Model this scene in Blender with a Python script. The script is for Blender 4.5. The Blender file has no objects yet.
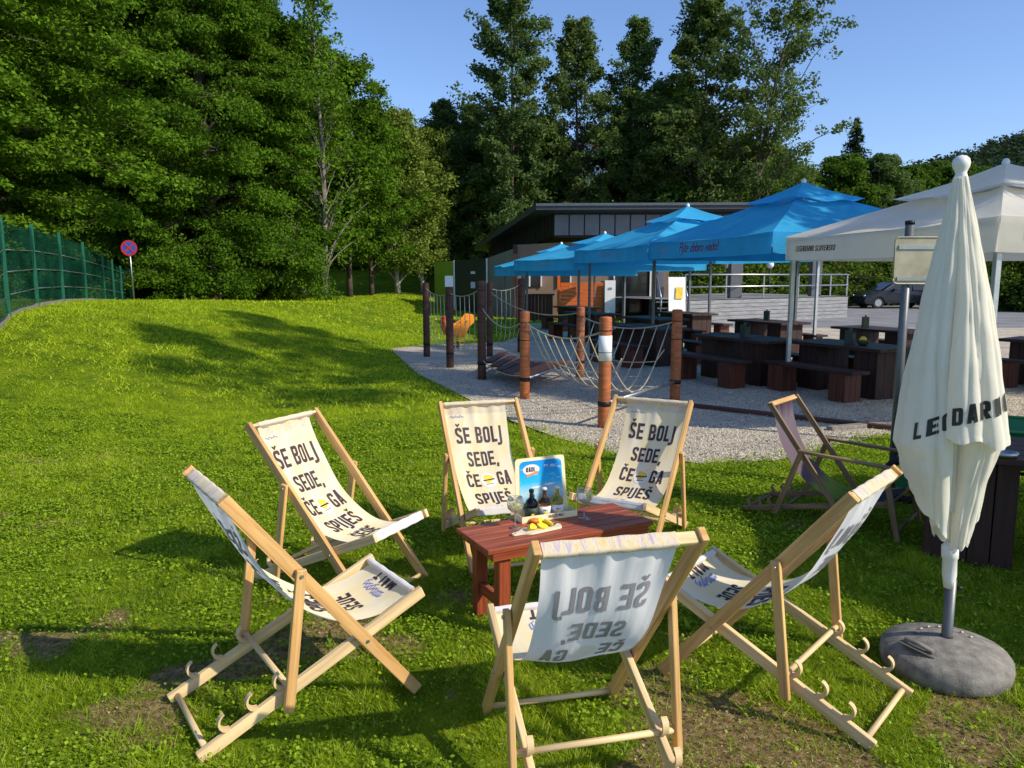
import bpy, math, random
import numpy as np
from mathutils import Vector, Matrix
random.seed(7)
RNG = np.random.default_rng(11)
SC = bpy.context.scene
COL = SC.collection
R = math.radians
H0 = 1.83

# ------------------------------------------------------------------ helpers
def sm(t):
    t = np.clip(t, 0, 1)
    return t * t * (3 - 2 * t)

def ground_z(x, y):
    """height of the lawn / terrain"""
    x = np.asarray(x, float); y = np.asarray(y, float)
    amp = 1.12 - .66 * sm((y - 19) / 22)
    z = amp * sm((-x - 2.6) / 6.8) * sm((y - 5.0) / 11.0)
    z = z + .45 * sm((y - 26) / 12) * sm((-x - 3.5) / 5) * (1 - sm((-x - 3) / 8))
    z = z + 6.5 * sm((y - 54) / 50) * sm((70 - x) / 50)
    z = z + 2 * sm((y - 60) / 60)
    z = z + .02 * np.sin(x * 1.7 + 1.3) * np.sin(y * 1.1) * sm((2 - x) / 2) * sm((9 - np.abs(y - 4)) / 4)
    return z

def tag(o, label=None, cat=None, group=None, kind=None):
    if label: o['label'] = label
    if cat: o['category'] = cat
    if group: o['group'] = group
    if kind: o['kind'] = kind
    return o

def empty(name, loc=(0, 0, 0), rz=0, label=None, cat=None, group=None):
    o = bpy.data.objects.new(name, None)
    o.empty_display_size = .1
    COL.objects.link(o)
    o.location = loc
    o.rotation_euler = (0, 0, rz)
    return tag(o, label, cat, group)

class MB:
    """collects primitives; build() links ONE mesh object"""
    def __init__(s):
        s.v = []; s.f = []; s.uv = []; s.m = []; s.mi = 0; s.smooth = []
        s.sm = False
    def face(s, idx, uv=None):
        s.f.append(tuple(idx)); s.m.append(s.mi); s.smooth.append(s.sm)
        s.uv.extend(uv if uv else [(0, 0)] * len(idx))
    def beam(s, a, b, w, h, up=(0, 0, 1), w2=None, h2=None):
        """rectangular bar from a to b; w = across, h = along 'up'"""
        a = Vector(a); b = Vector(b); d = b - a; L = d.length
        if L < 1e-6: return
        d.normalize(); up = Vector(up)
        side = d.cross(up)
        if side.length < 1e-4: side = d.cross(Vector((0, 1, 0)))
        side.normalize(); u2 = side.cross(d).normalized()
        w2 = w if w2 is None else w2; h2 = h if h2 is None else h2
        n = len(s.v)
        for p, ww, hh in ((a, w, h), (b, w2, h2)):
            for sx, sy in ((-1, -1), (1, -1), (1, 1), (-1, 1)):
                s.v.append(tuple(p + side * sx * ww / 2 + u2 * sy * hh / 2))
        o = random.random() * 7
        q = [0, w, w + h, 2 * w + h, 2 * w + 2 * h]
        for k in range(4):
            k2 = (k + 1) % 4
            s.face((n + k, n + k2, n + 4 + k2, n + 4 + k),
                   [(o, q[k] + o), (o, q[k + 1] + o), (o + L, q[k + 1] + o), (o + L, q[k] + o)])
        s.face((n + 3, n + 2, n + 1, n), [(o, o), (o + .02, o), (o + .02, o + .02), (o, o + .02)])
        s.face((n + 4, n + 5, n + 6, n + 7), [(o, o), (o + .02, o), (o + .02, o + .02), (o, o + .02)])
    def box(s, c, size, rz=0):
        c = Vector(c); sx, sy, sz = size
        ca, sa = math.cos(rz), math.sin(rz)
        if sx >= sy and sx >= sz:
            ax = Vector((ca, sa, 0)); s.beam(c - ax * sx / 2, c + ax * sx / 2, sy, sz)
        elif sy >= sz:
            ax = Vector((-sa, ca, 0)); s.beam(c - ax * sy / 2, c + ax * sy / 2, sx, sz)
        else:
            ax = Vector((0, 0, 1)); s.beam(c - ax * sz / 2, c + ax * sz / 2, sx, sy, up=(-sa, ca, 0))
    def tube(s, pts, r, n=8, caps=True):
        pts = [Vector(p) for p in pts]
        rs = r if isinstance(r, (list, tuple)) else [r] * len(pts)
        base = len(s.v); prev = None; Ls = [0]
        for i in range(1, len(pts)): Ls.append(Ls[-1] + (pts[i] - pts[i - 1]).length)
        for i, p in enumerate(pts):
            if i == 0: d = pts[1] - p
            elif i == len(pts) - 1: d = p - pts[i - 1]
            else: d = pts[i + 1] - pts[i - 1]
            if d.length < 1e-9: d = Vector((0, 0, 1))
            d.normalize()
            if prev is None:
                a = Vector((0, 0, 1)) if abs(d.z) < .9 else Vector((1, 0, 0))
                u = d.cross(a).normalized()
            else:
                u = (prev - d * prev.dot(d))
                if u.length < 1e-6: u = d.orthogonal()
                u.normalize()
            prev = u; w = d.cross(u)
            for k in range(n):
                an = 2 * math.pi * k / n
                s.v.append(tuple(p + (u * math.cos(an) + w * math.sin(an)) * rs[i]))
        old = s.sm; s.sm = True
        for i in range(len(pts) - 1):
            for k in range(n):
                k2 = (k + 1) % n
                s.face((base + i * n + k, base + i * n + k2, base + (i + 1) * n + k2, base + (i + 1) * n + k),
                       [(Ls[i], k / n * .3), (Ls[i], (k + 1) / n * .3), (Ls[i + 1], (k + 1) / n * .3), (Ls[i + 1], k / n * .3)])
        s.sm = old
        if caps:
            s.face([base + k for k in range(n)][::-1])
            s.face([base + (len(pts) - 1) * n + k for k in range(n)])
    def lathe(s, prof, c=(0, 0, 0), n=20, smooth=True):
        """prof = [(r, z)...] round the z axis"""
        base = len(s.v); c = Vector(c)
        for r, z in prof:
            for k in range(n):
                a = 2 * math.pi * k / n
                s.v.append((c.x + r * math.cos(a), c.y + r * math.sin(a), c.z + z))
        old = s.sm; s.sm = smooth
        for i in range(len(prof) - 1):
            for k in range(n):
                k2 = (k + 1) % n
                s.face((base + i * n + k, base + i * n + k2, base + (i + 1) * n + k2, base + (i + 1) * n + k),
                       [(k / n, prof[i][1]), ((k + 1) / n, prof[i][1]), ((k + 1) / n, prof[i + 1][1]), (k / n, prof[i + 1][1])])
        s.sm = old
        if prof[0][0] > 1e-4: s.face([base + k for k in range(n)][::-1])
        if prof[-1][0] > 1e-4: s.face([base + (len(prof) - 1) * n + k for k in range(n)])
    def prism(s, poly, h, M=None):
        """extrude a flat polygon (list of (x, y)) by h along z, placed by matrix M"""
        M = M or Matrix(); n = len(poly); b = len(s.v)
        for z in (0, h):
            for x, y in poly: s.v.append(tuple(M @ Vector((x, y, z))))
        s.face([b + k for k in range(n)][::-1], [(x, y) for x, y in poly][::-1])
        s.face([b + n + k for k in range(n)], [(x, y) for x, y in poly])
        for k in range(n):
            k2 = (k + 1) % n
            s.face((b + k, b + k2, b + n + k2, b + n + k), [(0, 0), (.1, 0), (.1, h), (0, h)])
    def grid(s, fn, nu, nv, uvf=None, smooth=True):
        b = len(s.v)
        for i in range(nu + 1):
            for j in range(nv + 1): s.v.append(tuple(fn(i / nu, j / nv)))
        old = s.sm; s.sm = smooth
        uvf = uvf or (lambda a, c: (a, c))
        for i in range(nu):
            for j in range(nv):
                q = b + i * (nv + 1) + j
                s.face((q, q + nv + 1, q + nv + 2, q + 1),
                       [uvf(i / nu, j / nv), uvf((i + 1) / nu, j / nv), uvf((i + 1) / nu, (j + 1) / nv), uvf(i / nu, (j + 1) / nv)])
        s.sm = old
    def build(s, name, mats, parent=None, bevel=0, loc=None):
        me = bpy.data.meshes.new(name)
        me.from_pydata(s.v, [], s.f)
        uvl = me.uv_layers.new(name='UVMap')
        uvl.data.foreach_set('uv', np.array(s.uv, dtype=np.float32).ravel())
        me.polygons.foreach_set('use_smooth', s.smooth)
        me.polygons.foreach_set('material_index', s.m)
        for m in (mats if isinstance(mats, (list, tuple)) else [mats]): me.materials.append(m)
        me.update()
        o = bpy.data.objects.new(name, me); COL.objects.link(o)
        if parent: o.parent = parent
        if loc: o.location = loc
        if bevel:
            b = o.modifiers.new('Bevel', 'BEVEL'); b.width = bevel; b.segments = 2; b.limit_method = 'ANGLE'
            b.angle_limit = R(40)
        return o

def copy_tree(o, parent=None):
    c = o.copy(); COL.objects.link(c)
    if parent: c.parent = parent
    for ch in list(o.children):
        copy_tree(ch, c)
    return c

# ------------------------------------------------------------------ materials
def new_mat(name):
    m = bpy.data.materials.new(name); m.use_nodes = True
    nt = m.node_tree; nt.nodes.clear()
    out = nt.nodes.new('ShaderNodeOutputMaterial')
    b = nt.nodes.new('ShaderNodeBsdfPrincipled')
    nt.links.new(b.outputs[0], out.inputs[0])
    return m, nt, b, out

def N(nt, t, **kw):
    n = nt.nodes.new(t)
    for k, v in kw.items():
        if k in n.inputs: n.inputs[k].default_value = v
        else: setattr(n, k, v)
    return n

def ramp(nt, fac, stops):
    r = nt.nodes.new('ShaderNodeValToRGB')
    el = r.color_ramp.elements
    el.remove(el[1])
    for i_, (p, c) in enumerate(stops):
        if i_ == 0: e = el[0]; e.position = p
        else: e = el.new(p)
        e.color = (*c, 1) if len(c) == 3 else c
    nt.links.new(fac, r.inputs[0])
    return r

def mix(nt, fac, a, b, mode='MIX'):
    m = nt.nodes.new('ShaderNodeMix'); m.data_type = 'RGBA'; m.blend_type = mode
    for sck, val in ((m.inputs[0], fac), (m.inputs[6], a), (m.inputs[7], b)):
        if isinstance(val, (int, float)): sck.default_value = val
        elif isinstance(val, tuple): sck.default_value = (*val, 1) if len(val) == 3 else val
        else: nt.links.new(val, sck)
    return m.outputs[2]

def coords(nt, kind='Object', scale=(1, 1, 1)):
    tc = nt.nodes.new('ShaderNodeTexCoord'); mp = nt.nodes.new('ShaderNodeMapping')
    mp.inputs['Scale'].default_value = scale
    nt.links.new(tc.outputs[kind], mp.inputs['Vector'])
    return mp.outputs[0]

def noise(nt, vec, scale=5, detail=4, rough=.55, dist=0):
    n = N(nt, 'ShaderNodeTexNoise', Scale=scale, Detail=detail, Roughness=rough, Distortion=dist)
    nt.links.new(vec, n.inputs['Vector']); return n.outputs[0]

def bump(nt, b, h, strength=.3, dist=.01):
    bm = N(nt, 'ShaderNodeBump', Strength=strength, Distance=dist)
    nt.links.new(h, bm.inputs['Height']); nt.links.new(bm.outputs[0], b.inputs['Normal'])

def plain(name, col, rough=.6, metal=0, var=.15, scale=8, spec=.4, bmp=.1):
    m, nt, b, out = new_mat(name)
    v = coords(nt); n = noise(nt, v, scale, 5)
    lo = tuple(c * (1 - var) for c in col); hi = tuple(min(1, c * (1 + var)) for c in col)
    r = ramp(nt, n, [(.3, lo), (.7, hi)])
    nt.links.new(r.outputs[0], b.inputs['Base Color'])
    b.inputs['Roughness'].default_value = rough; b.inputs['Metallic'].default_value = metal
    b.inputs['Specular IOR Level'].default_value = spec
    if bmp:
        n2 = noise(nt, v, scale * 9, 3); bump(nt, b, n2, bmp, .004)
    return m

def wood(name, dark, light, rough=.5, scale=1.0, bmp=.25, uv='UV', spec=.35, weather=0):
    m, nt, b, out = new_mat(name)
    v = coords(nt, uv, (2.2 * scale, 42 * scale, 1))
    g = noise(nt, v, 1.0, 6, .6, .6)
    v2 = coords(nt, uv, (1.1 * scale, 7 * scale, 1)); g2 = noise(nt, v2, 1.3, 3)
    r = ramp(nt, g, [(.32, dark), (.62, light)])
    r2 = ramp(nt, g2, [(.3, (.72, .72, .72)), (.7, (1.08, 1.05, 1.0))])
    c = mix(nt, 1.0, r.outputs[0], r2.outputs[0], 'MULTIPLY')
    if weather:
        ov = coords(nt); wn = noise(nt, ov, 4, 5)
        wr = ramp(nt, wn, [(.45, (0, 0, 0)), (.75, (weather,) * 3)])
        c = mix(nt, wr.outputs[0], c, (.30, .27, .24))
    nt.links.new(c, b.inputs['Base Color'])
    b.inputs['Roughness'].default_value = rough
    b.inputs['Specular IOR Level'].default_value = spec
    bump(nt, b, g, bmp, .002)
    return m

M = {}
M['pine'] = wood('beech wood', (.54, .29, .10), (.78, .49, .20), .48, bmp=.12)
M['pine2'] = wood('pale beech wood', (.64, .44, .21), (.86, .66, .38), .5, bmp=.12)
M['greywood'] = wood('weathered oiled wood', (.16, .10, .055), (.34, .22, .12), .55)
M['mahog'] = wood('red stained wood', (.17, .034, .015), (.40, .088, .032), .42, spec=.4, bmp=.1)
M['darkwood'] = wood('dark stained wood', (.028, .013, .010), (.062, .028, .020), .6, weather=.0)
M['redwood'] = wood('reddish bench wood', (.08, .022, .014), (.17, .05, .03), .5)
M['postwood'] = wood('orange round post wood', (.29, .08, .023), (.50, .16, .052), .5, scale=.6)
M['postdark'] = wood('brown round post wood', (.055, .022, .014), (.12, .05, .03), .6, scale=.6)
M['orange'] = wood('orange stained planks', (.58, .11, .02), (.85, .20, .045), .5)
M['deckgrey'] = wood('grey deck boards', (.17, .18, .20), (.33, .34, .36), .7, weather=.2)
M['barkgrey'] = plain('grey brown bark', (.20, .175, .145), .9, var=.5, scale=3, bmp=.7)
M['bark'] = plain('tree bark', (.085, .065, .05), .9, var=.5, scale=3, bmp=.8)
M['barkpale'] = plain('pale bark', (.33, .30, .26), .85, var=.45, scale=3, bmp=.6)
M['steel'] = plain('galvanised steel', (.45, .46, .47), .38, .9, var=.15)
M['alu'] = plain('brushed aluminium', (.52, .54, .56), .4, .6)
M['greymetal'] = plain('dark grey metal', (.14, .15, .16), .45, .5)
M['signback'] = plain('aged sign back metal', (.42, .39, .28), .45, .35, var=.2)
M['white'] = plain('white paint', (.78, .78, .76), .4, var=.04)
M['blackmetal'] = plain('black iron', (.02, .02, .022), .5, .5)
M['concrete'] = plain('grey granular concrete', (.215, .20, .175), .9, var=.40, scale=20, bmp=1.0)
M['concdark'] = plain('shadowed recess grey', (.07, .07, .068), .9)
M['cladding'] = plain('dark standing seam metal', (.035, .032, .033), .5, .4)
M['panel'] = plain('pale grey metal panel', (.17, .165, .18), .45, .35, var=.12, scale=2)
M['fascia'] = plain('grey roof edge', (.07, .075, .085), .55, .2)
M['tanwall'] = plain('tan rendered wall', (.22, .155, .11), .9, var=.15, scale=1.5)
M['greywall'] = plain('grey fibre panel', (.23, .23, .25), .7, var=.1, scale=1.5)
M['greenwall'] = plain('lime green panel', (.34, .50, .06), .6, var=.1, scale=2)
M['bluedoor'] = plain('dark slate door', (.03, .04, .055), .5)
M['plaster'] = plain('pale plaster', (.80, .79, .77), .9, var=.05)
M['rooftile'] = plain('red brown roof tile', (.30, .09, .05), .8, var=.3, scale=3)
M['rope'] = plain('pale hemp rope', (.46, .41, .30), .9, var=.2, scale=30)
M['ink'] = plain('dark purple print', (.050, .030, .040), .7, var=.05)
M['inkback'] = plain('print showing through cloth', (.30, .29, .33), .9, var=.1)
M['inkblue'] = plain('violet blue print', (.20, .23, .52), .8)
M['inkblack'] = plain('black lettering', (.03, .03, .028), .7)
M['inkred'] = plain('dark red lettering', (.22, .03, .07), .7)
M['inkpale'] = plain('pale blue lettering', (.22, .38, .55), .7)
M['lemonprint'] = plain('lemon yellow print', (.78, .55, .06), .7)
M['whiteprint'] = plain('white print', (.82, .80, .74), .7)
M['orangeprint'] = plain('orange print', (.75, .26, .07), .6)
M['redplastic'] = plain('red plastic', (.62, .03, .04), .35, var=.05)
M['orangeplastic'] = plain('orange plastic', (.80, .28, .02), .35, var=.05)
M['yellowplastic'] = plain('yellow plastic', (.80, .55, .03), .35, var=.05)
M['greenplastic'] = plain('green enamel', (.03, .22, .07), .35, var=.1)
M['rubber'] = plain('black rubber', (.018, .018, .018), .8)
M['carpaint'] = plain('dark blue car paint', (.012, .016, .026), .22, .3, spec=.6, bmp=0)
M['mintleaf'] = plain('mint leaf', (.06, .20, .03), .5)
M['glassdark'] = plain('dark window glass', (.012, .014, .016), .08, 0, spec=.7, bmp=0)
M['paper'] = plain('white paper notice', (.78, .79, .80), .7, var=.03)
M['caddy'] = plain('dark green box', (.035, .055, .04), .6)
M['fencegreen'] = plain('green powder coated steel', (.015, .13, .075), .4, .2)
M['lampwhite'] = plain('white lamp globe', (.8, .8, .8), .3, var=.02)

def fabric(name, col, trans=.3, var=.06, scale=3, dirt=(.5, .47, .38), rough=.9, weave=600):
    m = bpy.data.materials.new(name); m.use_nodes = True; nt = m.node_tree; nt.nodes.clear()
    out = N(nt, 'ShaderNodeOutputMaterial'); ms = N(nt, 'ShaderNodeMixShader'); ms.inputs[0].default_value = trans
    d = N(nt, 'ShaderNodeBsdfDiffuse', Roughness=.4); t = N(nt, 'ShaderNodeBsdfTranslucent')
    v = coords(nt); n = noise(nt, v, scale, 5, .6)
    r = ramp(nt, n, [(.3, tuple(c * (1 - var) for c in col)), (.7, tuple(min(1, c * (1 + var * .5)) for c in col))])
    nt.links.new(r.outputs[0], d.inputs[0]); nt.links.new(r.outputs[0], t.inputs[0])
    n2 = noise(nt, v, 9, 4); bm = N(nt, 'ShaderNodeBump', Strength=.25, Distance=.02)
    nt.links.new(n2, bm.inputs['Height']); nt.links.new(bm.outputs[0], d.inputs['Normal'])
    nt.links.new(d.outputs[0], ms.inputs[1]); nt.links.new(t.outputs[0], ms.inputs[2]); nt.links.new(ms.outputs[0], out.inputs[0])
    return m
M['cream'] = fabric('cream parasol cloth', (.95, .915, .80), .30)
M['whitetent'] = fabric('white tent cloth', (.95, .90, .80), .42)
M['bluetent'] = fabric('bright blue tent cloth', (.07, .50, .84), .40, .12, 2)

def deck_cloth():
    """cream printed canvas; UV = (across 0..1, metres along)"""
    m = bpy.data.materials.new('printed cream canvas'); m.use_nodes = True; nt = m.node_tree; nt.nodes.clear()
    out = N(nt, 'ShaderNodeOutputMaterial'); ms = N(nt, 'ShaderNodeMixShader'); ms.inputs[0].default_value = .28
    d = N(nt, 'ShaderNodeBsdfDiffuse', Roughness=.4); t = N(nt, 'ShaderNodeBsdfTranslucent')
    uv = coords(nt, 'UV'); sep = N(nt, 'ShaderNodeSeparateXYZ'); nt.links.new(uv, sep.inputs[0])
    patch = noise(nt, coords(nt, 'UV', (4, 4, 1)), 1.2, 2)
    base = ramp(nt, patch, [(.40, (.94, .86, .68)), (.58, (.95, .83, .55)), (.8, (.93, .78, .46))]).outputs[0]
    # ornamental bands in violet and ochre at both ends
    pn = noise(nt, coords(nt, 'UV', (26, 55, 1)), 1.0, 3, .7, 1.5)
    orn = ramp(nt, pn, [(.34, (.62, .54, .66)), (.42, (.72, .64, .66)), (.48, (.88, .80, .62)), (.58, (.84, .72, .44)), (.70, (.76, .62, .32))]).outputs[0]
    s = sep.outputs[1]
    bandt = ramp(nt, s, [(.0, (1, 1, 1)), (.075, (1, 1, 1)), (.085, (0, 0, 0)), (1, (0, 0, 0))]).outputs[0]
    endm = N(nt, 'ShaderNodeMath', operation='GREATER_THAN'); nt.links.new(s, endm.inputs[0]); endm.inputs[1].default_value = 1.19
    c = mix(nt, bandt, base, orn); c = mix(nt, endm.outputs[0], c, orn)
    # back of the cloth is unprinted white-grey
    geo = N(nt, 'ShaderNodeNewGeometry')
    c2 = mix(nt, geo.outputs['Backfacing'], c, (.88, .87, .88))
    for x in (d, t): nt.links.new(c2, x.inputs[0])
    nb = noise(nt, coords(nt, 'UV', (6, 3.0, 1)), 1.2, 2); bm = N(nt, 'ShaderNodeBump', Strength=.22, Distance=.02)
    nt.links.new(nb, bm.inputs['Height']); nt.links.new(bm.outputs[0], d.inputs['Normal'])
    nt.links.new(d.outputs[0], ms.inputs[1]); nt.links.new(t.outputs[0], ms.inputs[2]); nt.links.new(ms.outputs[0], out.inputs[0])
    return m
M['canvas'] = deck_cloth()

def purple_cloth():
    m = bpy.data.materials.new('purple and green canvas'); m.use_nodes = True; nt = m.node_tree; nt.nodes.clear()
    out = N(nt, 'ShaderNodeOutputMaterial'); ms = N(nt, 'ShaderNodeMixShader'); ms.inputs[0].default_value = .3
    d = N(nt, 'ShaderNodeBsdfDiffuse'); t = N(nt, 'ShaderNodeBsdfTranslucent')
    uv = coords(nt, 'UV'); sep = N(nt, 'ShaderNodeSeparateXYZ'); nt.links.new(uv, sep.inputs[0])
    nn = noise(nt, coords(nt, 'UV', (3, 2, 1)), 2, 3)
    ma = N(nt, 'ShaderNodeMath', operation='MULTIPLY_ADD'); nt.links.new(nn, ma.inputs[0]); ma.inputs[1].default_value = .25; nt.links.new(sep.outputs[1], ma.inputs[2])
    r = ramp(nt, ma.outputs[0], [(.12, (.05, .03, .06)), (.22, (.20, .16, .20)), (.60, (.17, .12, .15)), (.68, (.30, .38, .08)), (.82, (.20, .30, .06)), (.9, (.06, .08, .09))])
    for x in (d, t): nt.links.new(r.outputs[0], x.inputs[0])
    nt.links.new(d.outputs[0], ms.inputs[1]); nt.links.new(t.outputs[0], ms.inputs[2]); nt.links.new(ms.outputs[0], out.inputs[0])
    return m
M['purple'] = purple_cloth()

def glass_mat(name, col=(1, 1, 1), rough=0.0, ior=1.45):
    m, nt, b, out = new_mat(name)
    b.inputs['Base Color'].default_value = (*col, 1); b.inputs['Roughness'].default_value = rough
    b.inputs['IOR'].default_value = ior; b.inputs['Transmission Weight'].default_value = 1
    return m
def thin_glass(name, col, refl=.12, haze=0.0):
    m = bpy.data.materials.new(name); m.use_nodes = True; nt = m.node_tree; nt.nodes.clear()
    out = N(nt, 'ShaderNodeOutputMaterial'); ms = N(nt, 'ShaderNodeMixShader')
    lw = N(nt, 'ShaderNodeLayerWeight', Blend=.35); ma = N(nt, 'ShaderNodeMath', operation='MULTIPLY_ADD'); ma.inputs[1].default_value = .55; ma.inputs[2].default_value = refl * .5
    nt.links.new(lw.outputs['Facing'], ma.inputs[0]); nt.links.new(ma.outputs[0], ms.inputs[0])
    t = N(nt, 'ShaderNodeBsdfTransparent'); t.inputs[0].default_value = (*col, 1); g = N(nt, 'ShaderNodeBsdfGlossy', Roughness=.03)
    nt.links.new(t.outputs[0], ms.inputs[1]); nt.links.new(g.outputs[0], ms.inputs[2])
    last = ms.outputs[0]
    if haze:
        m2 = N(nt, 'ShaderNodeMixShader'); m2.inputs[0].default_value = haze; d = N(nt, 'ShaderNodeBsdfDiffuse'); d.inputs[0].default_value = (*col, 1)
        nt.links.new(last, m2.inputs[1]); nt.links.new(d.outputs[0], m2.inputs[2]); last = m2.outputs[0]
    nt.links.new(last, out.inputs[0]); return m
M['glass'] = thin_glass('clear drinking glass', (.95, .97, .97), .12, .06)
M['drink'] = thin_glass('pale lemonade', (.92, .93, .70), .02, .22)
M['botblack'] = glass_mat('near black bottle glass', (.05, .03, .03), .02)
M['botbrown'] = glass_mat('brown bottle glass', (.42, .15, .05), .02)
M['botamber'] = glass_mat('amber yellow bottle glass', (.95, .58, .05), .02)

def leaf_mat(name, dark, light, trans=.35, hue=(.45, .55, .08), gl=.0):
    m = bpy.data.materials.new(name); m.use_nodes = True; nt = m.node_tree; nt.nodes.clear()
    out = N(nt, 'ShaderNodeOutputMaterial'); ms = N(nt, 'ShaderNodeMixShader'); ms.inputs[0].default_value = trans
    d = N(nt, 'ShaderNodeBsdfDiffuse'); t = N(nt, 'ShaderNodeBsdfTranslucent'); g = N(nt, 'ShaderNodeBsdfGlossy', Roughness=.45)
    a = N(nt, 'ShaderNodeAttribute', attribute_name='tint')
    r = ramp(nt, a.outputs['Fac'], [(0, dark), (1, light)] if name != 'grass blade' else [(0, dark), (.86, light), (.93, (.50, .46, .12)), (1, (.60, .50, .22))])
    nt.links.new(r.outputs[0], d.inputs[0])
    tr = mix(nt, .5, r.outputs[0], tuple(x * .35 for x in hue)); nt.links.new(tr, t.inputs[0])
    nt.links.new(d.outputs[0], ms.inputs[1]); nt.links.new(t.outputs[0], ms.inputs[2])
    m2 = N(nt, 'ShaderNodeMixShader'); m2.inputs[0].default_value = gl; g.inputs[0].default_value = (.8, .85, .8, 1)
    nt.links.new(ms.outputs[0], m2.inputs[1]); nt.links.new(g.outputs[0], m2.inputs[2]); nt.links.new(m2.outputs[0], out.inputs[0])
    return m
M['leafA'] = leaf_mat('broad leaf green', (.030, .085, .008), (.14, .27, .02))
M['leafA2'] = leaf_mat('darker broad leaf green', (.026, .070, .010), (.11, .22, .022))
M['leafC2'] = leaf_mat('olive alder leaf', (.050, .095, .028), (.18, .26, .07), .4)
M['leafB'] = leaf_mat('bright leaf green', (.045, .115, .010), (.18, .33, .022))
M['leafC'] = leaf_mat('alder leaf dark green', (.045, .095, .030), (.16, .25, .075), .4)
M['leafD'] = leaf_mat('yellow green willow leaf', (.09, .15, .02), (.30, .38, .07), .4)
M['leafE'] = leaf_mat('conifer needle green', (.010, .024, .010), (.028, .055, .020), .1)
M['leafF'] = leaf_mat('haze tinted forest green', (.020, .042, .028), (.055, .095, .050), .15)  # distance haze put into the leaf colour as a slight blue tint
M['hedge'] = leaf_mat('hedge leaf green', (.04, .085, .012), (.14, .21, .03), .3)
M['grassblade'] = leaf_mat('grass blade', (.12, .22, .007), (.48, .62, .020), .45, (1.3, 1.5, .07), gl=.015)
M['clover'] = leaf_mat('clover leaf', (.08, .17, .010), (.34, .50, .024), .38, gl=.01)

def lawn_mat():
    m, nt, b, out = new_mat('mown lawn soil')
    v = coords(nt)
    n1 = noise(nt, v, .35, 5, .6); n2 = noise(nt, v, 2.3, 6, .65); n3 = noise(nt, v, 30, 4, .7)
    a = ramp(nt, n2, [(.30, (.065, .11, .006)), (.5, (.16, .26, .008)), (.72, (.30, .36, .018))]).outputs[0]
    dirt = ramp(nt, n3, [(.3, (.16, .11, .05)), (.5, (.30, .22, .11)), (.7, (.46, .36, .20))]).outputs[0]
    # bare patches
    n4 = noise(nt, v, 9, 5, .7); at_ = N(nt, 'ShaderNodeAttribute', attribute_name='bare')
    mm = N(nt, 'ShaderNodeMath', operation='MULTIPLY_ADD'); nt.links.new(n4, mm.inputs[0]); mm.inputs[1].default_value = .5; nt.links.new(at_.outputs['Fac'], mm.inputs[2])
    k = ramp(nt, mm.outputs[0], [(.42, (0, 0, 0)), (.70, (1, 1, 1))]).outputs[0]
    c = mix(nt, k, a, dirt)
    # far lawn: large tonal drift and streaks of drier grass
    far = ramp(nt, n1, [(.35, (.75, .85, .7)), (.65, (1.25, 1.12, 1.0))]).outputs[0]
    c = mix(nt, 1.0, c, far, 'MULTIPLY')
    f = ramp(nt, n3, [(.3, (.55, .55, .55)), (.7, (1.3, 1.3, 1.3))]).outputs[0]
    c = mix(nt, .8, c, f, 'MULTIPLY')
    nt.links.new(c, b.inputs['Base Color']); b.inputs['Roughness'].default_value = .95
    b.inputs['Specular IOR Level'].default_value = .1
    h = noise(nt, v, 55, 4, .8); bump(nt, b, h, .9, .05)
    return m
M['lawn'] = lawn_mat()

def gravel_mat():
    m, nt, b, out = new_mat('pale crushed gravel')
    v = coords(nt)
    vo = N(nt, 'ShaderNodeTexVoronoi', Scale=60.0); nt.links.new(v, vo.inputs['Vector'])
    vs = N(nt, 'ShaderNodeSeparateColor'); nt.links.new(vo.outputs['Color'], vs.inputs[0])
    c = ramp(nt, vs.outputs[0], [(0, (.34, .29, .23)), (.5, (.56, .49, .39)), (1, (.80, .72, .58))]).outputs[0]
    n = noise(nt, v, 1.2, 5); f = ramp(nt, n, [(.3, (.72, .72, .72)), (.7, (1.1, 1.08, 1.02))]).outputs[0]
    c = mix(nt, 1, c, f, 'MULTIPLY')
    nt.links.new(c, b.inputs['Base Color']); b.inputs['Roughness'].default_value = .95
    bump(nt, b, vo.outputs['Distance'], .9, .02)
    return m
M['gravel'] = gravel_mat()
M['asphalt'] = plain('worn pale asphalt', (.20, .20, .205), .9, var=.3, scale=.8, bmp=.5)
M['stone'] = leaf_mat('gravel stone', (.24, .205, .16), (.72, .65, .53), 0)

# ------------------------------------------------------------------ world, sun, camera
AZ, EL = -27.0, 37.0
w = bpy.data.worlds.new("World"); SC.world = w; w.use_nodes = True
nt = w.node_tree; nt.nodes.clear()
wo = N(nt, 'ShaderNodeOutputWorld'); bg = N(nt, 'ShaderNodeBackground', Strength=.158)
sky = nt.nodes.new('ShaderNodeTexSky'); sky.sky_type = 'NISHITA'; sky.sun_disc = False
sky.sun_elevation = R(EL); sky.sun_rotation = R(90 - AZ); sky.air_density = 1.0; sky.dust_density = .8; sky.ozone_density = 2.2
sky.altitude = 300
skc = mix(nt, 1.0, sky.outputs[0], (.90, 1.0, 1.22), 'MULTIPLY'); nt.links.new(skc, bg.inputs[0]); nt.links.new(bg.outputs[0], wo.inputs[0])
sd = bpy.data.lights.new('sun', 'SUN'); sd.energy = 5.0; sd.angle = R(.53); sd.color = (1, .90, .72)
so = bpy.data.objects.new('sun', sd); COL.objects.link(so)
sv = Vector((math.cos(R(EL)) * math.cos(R(AZ)), math.cos(R(EL)) * math.sin(R(AZ)), math.sin(R(EL))))
so.rotation_euler = sv.to_track_quat('Z', 'Y').to_euler(); so.location = sv * 30
cam = bpy.data.cameras.new('camera'); cam.sensor_width = 36; cam.lens = 36 * 775 / 1024
cam.clip_start = .05; cam.clip_end = 3000
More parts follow.
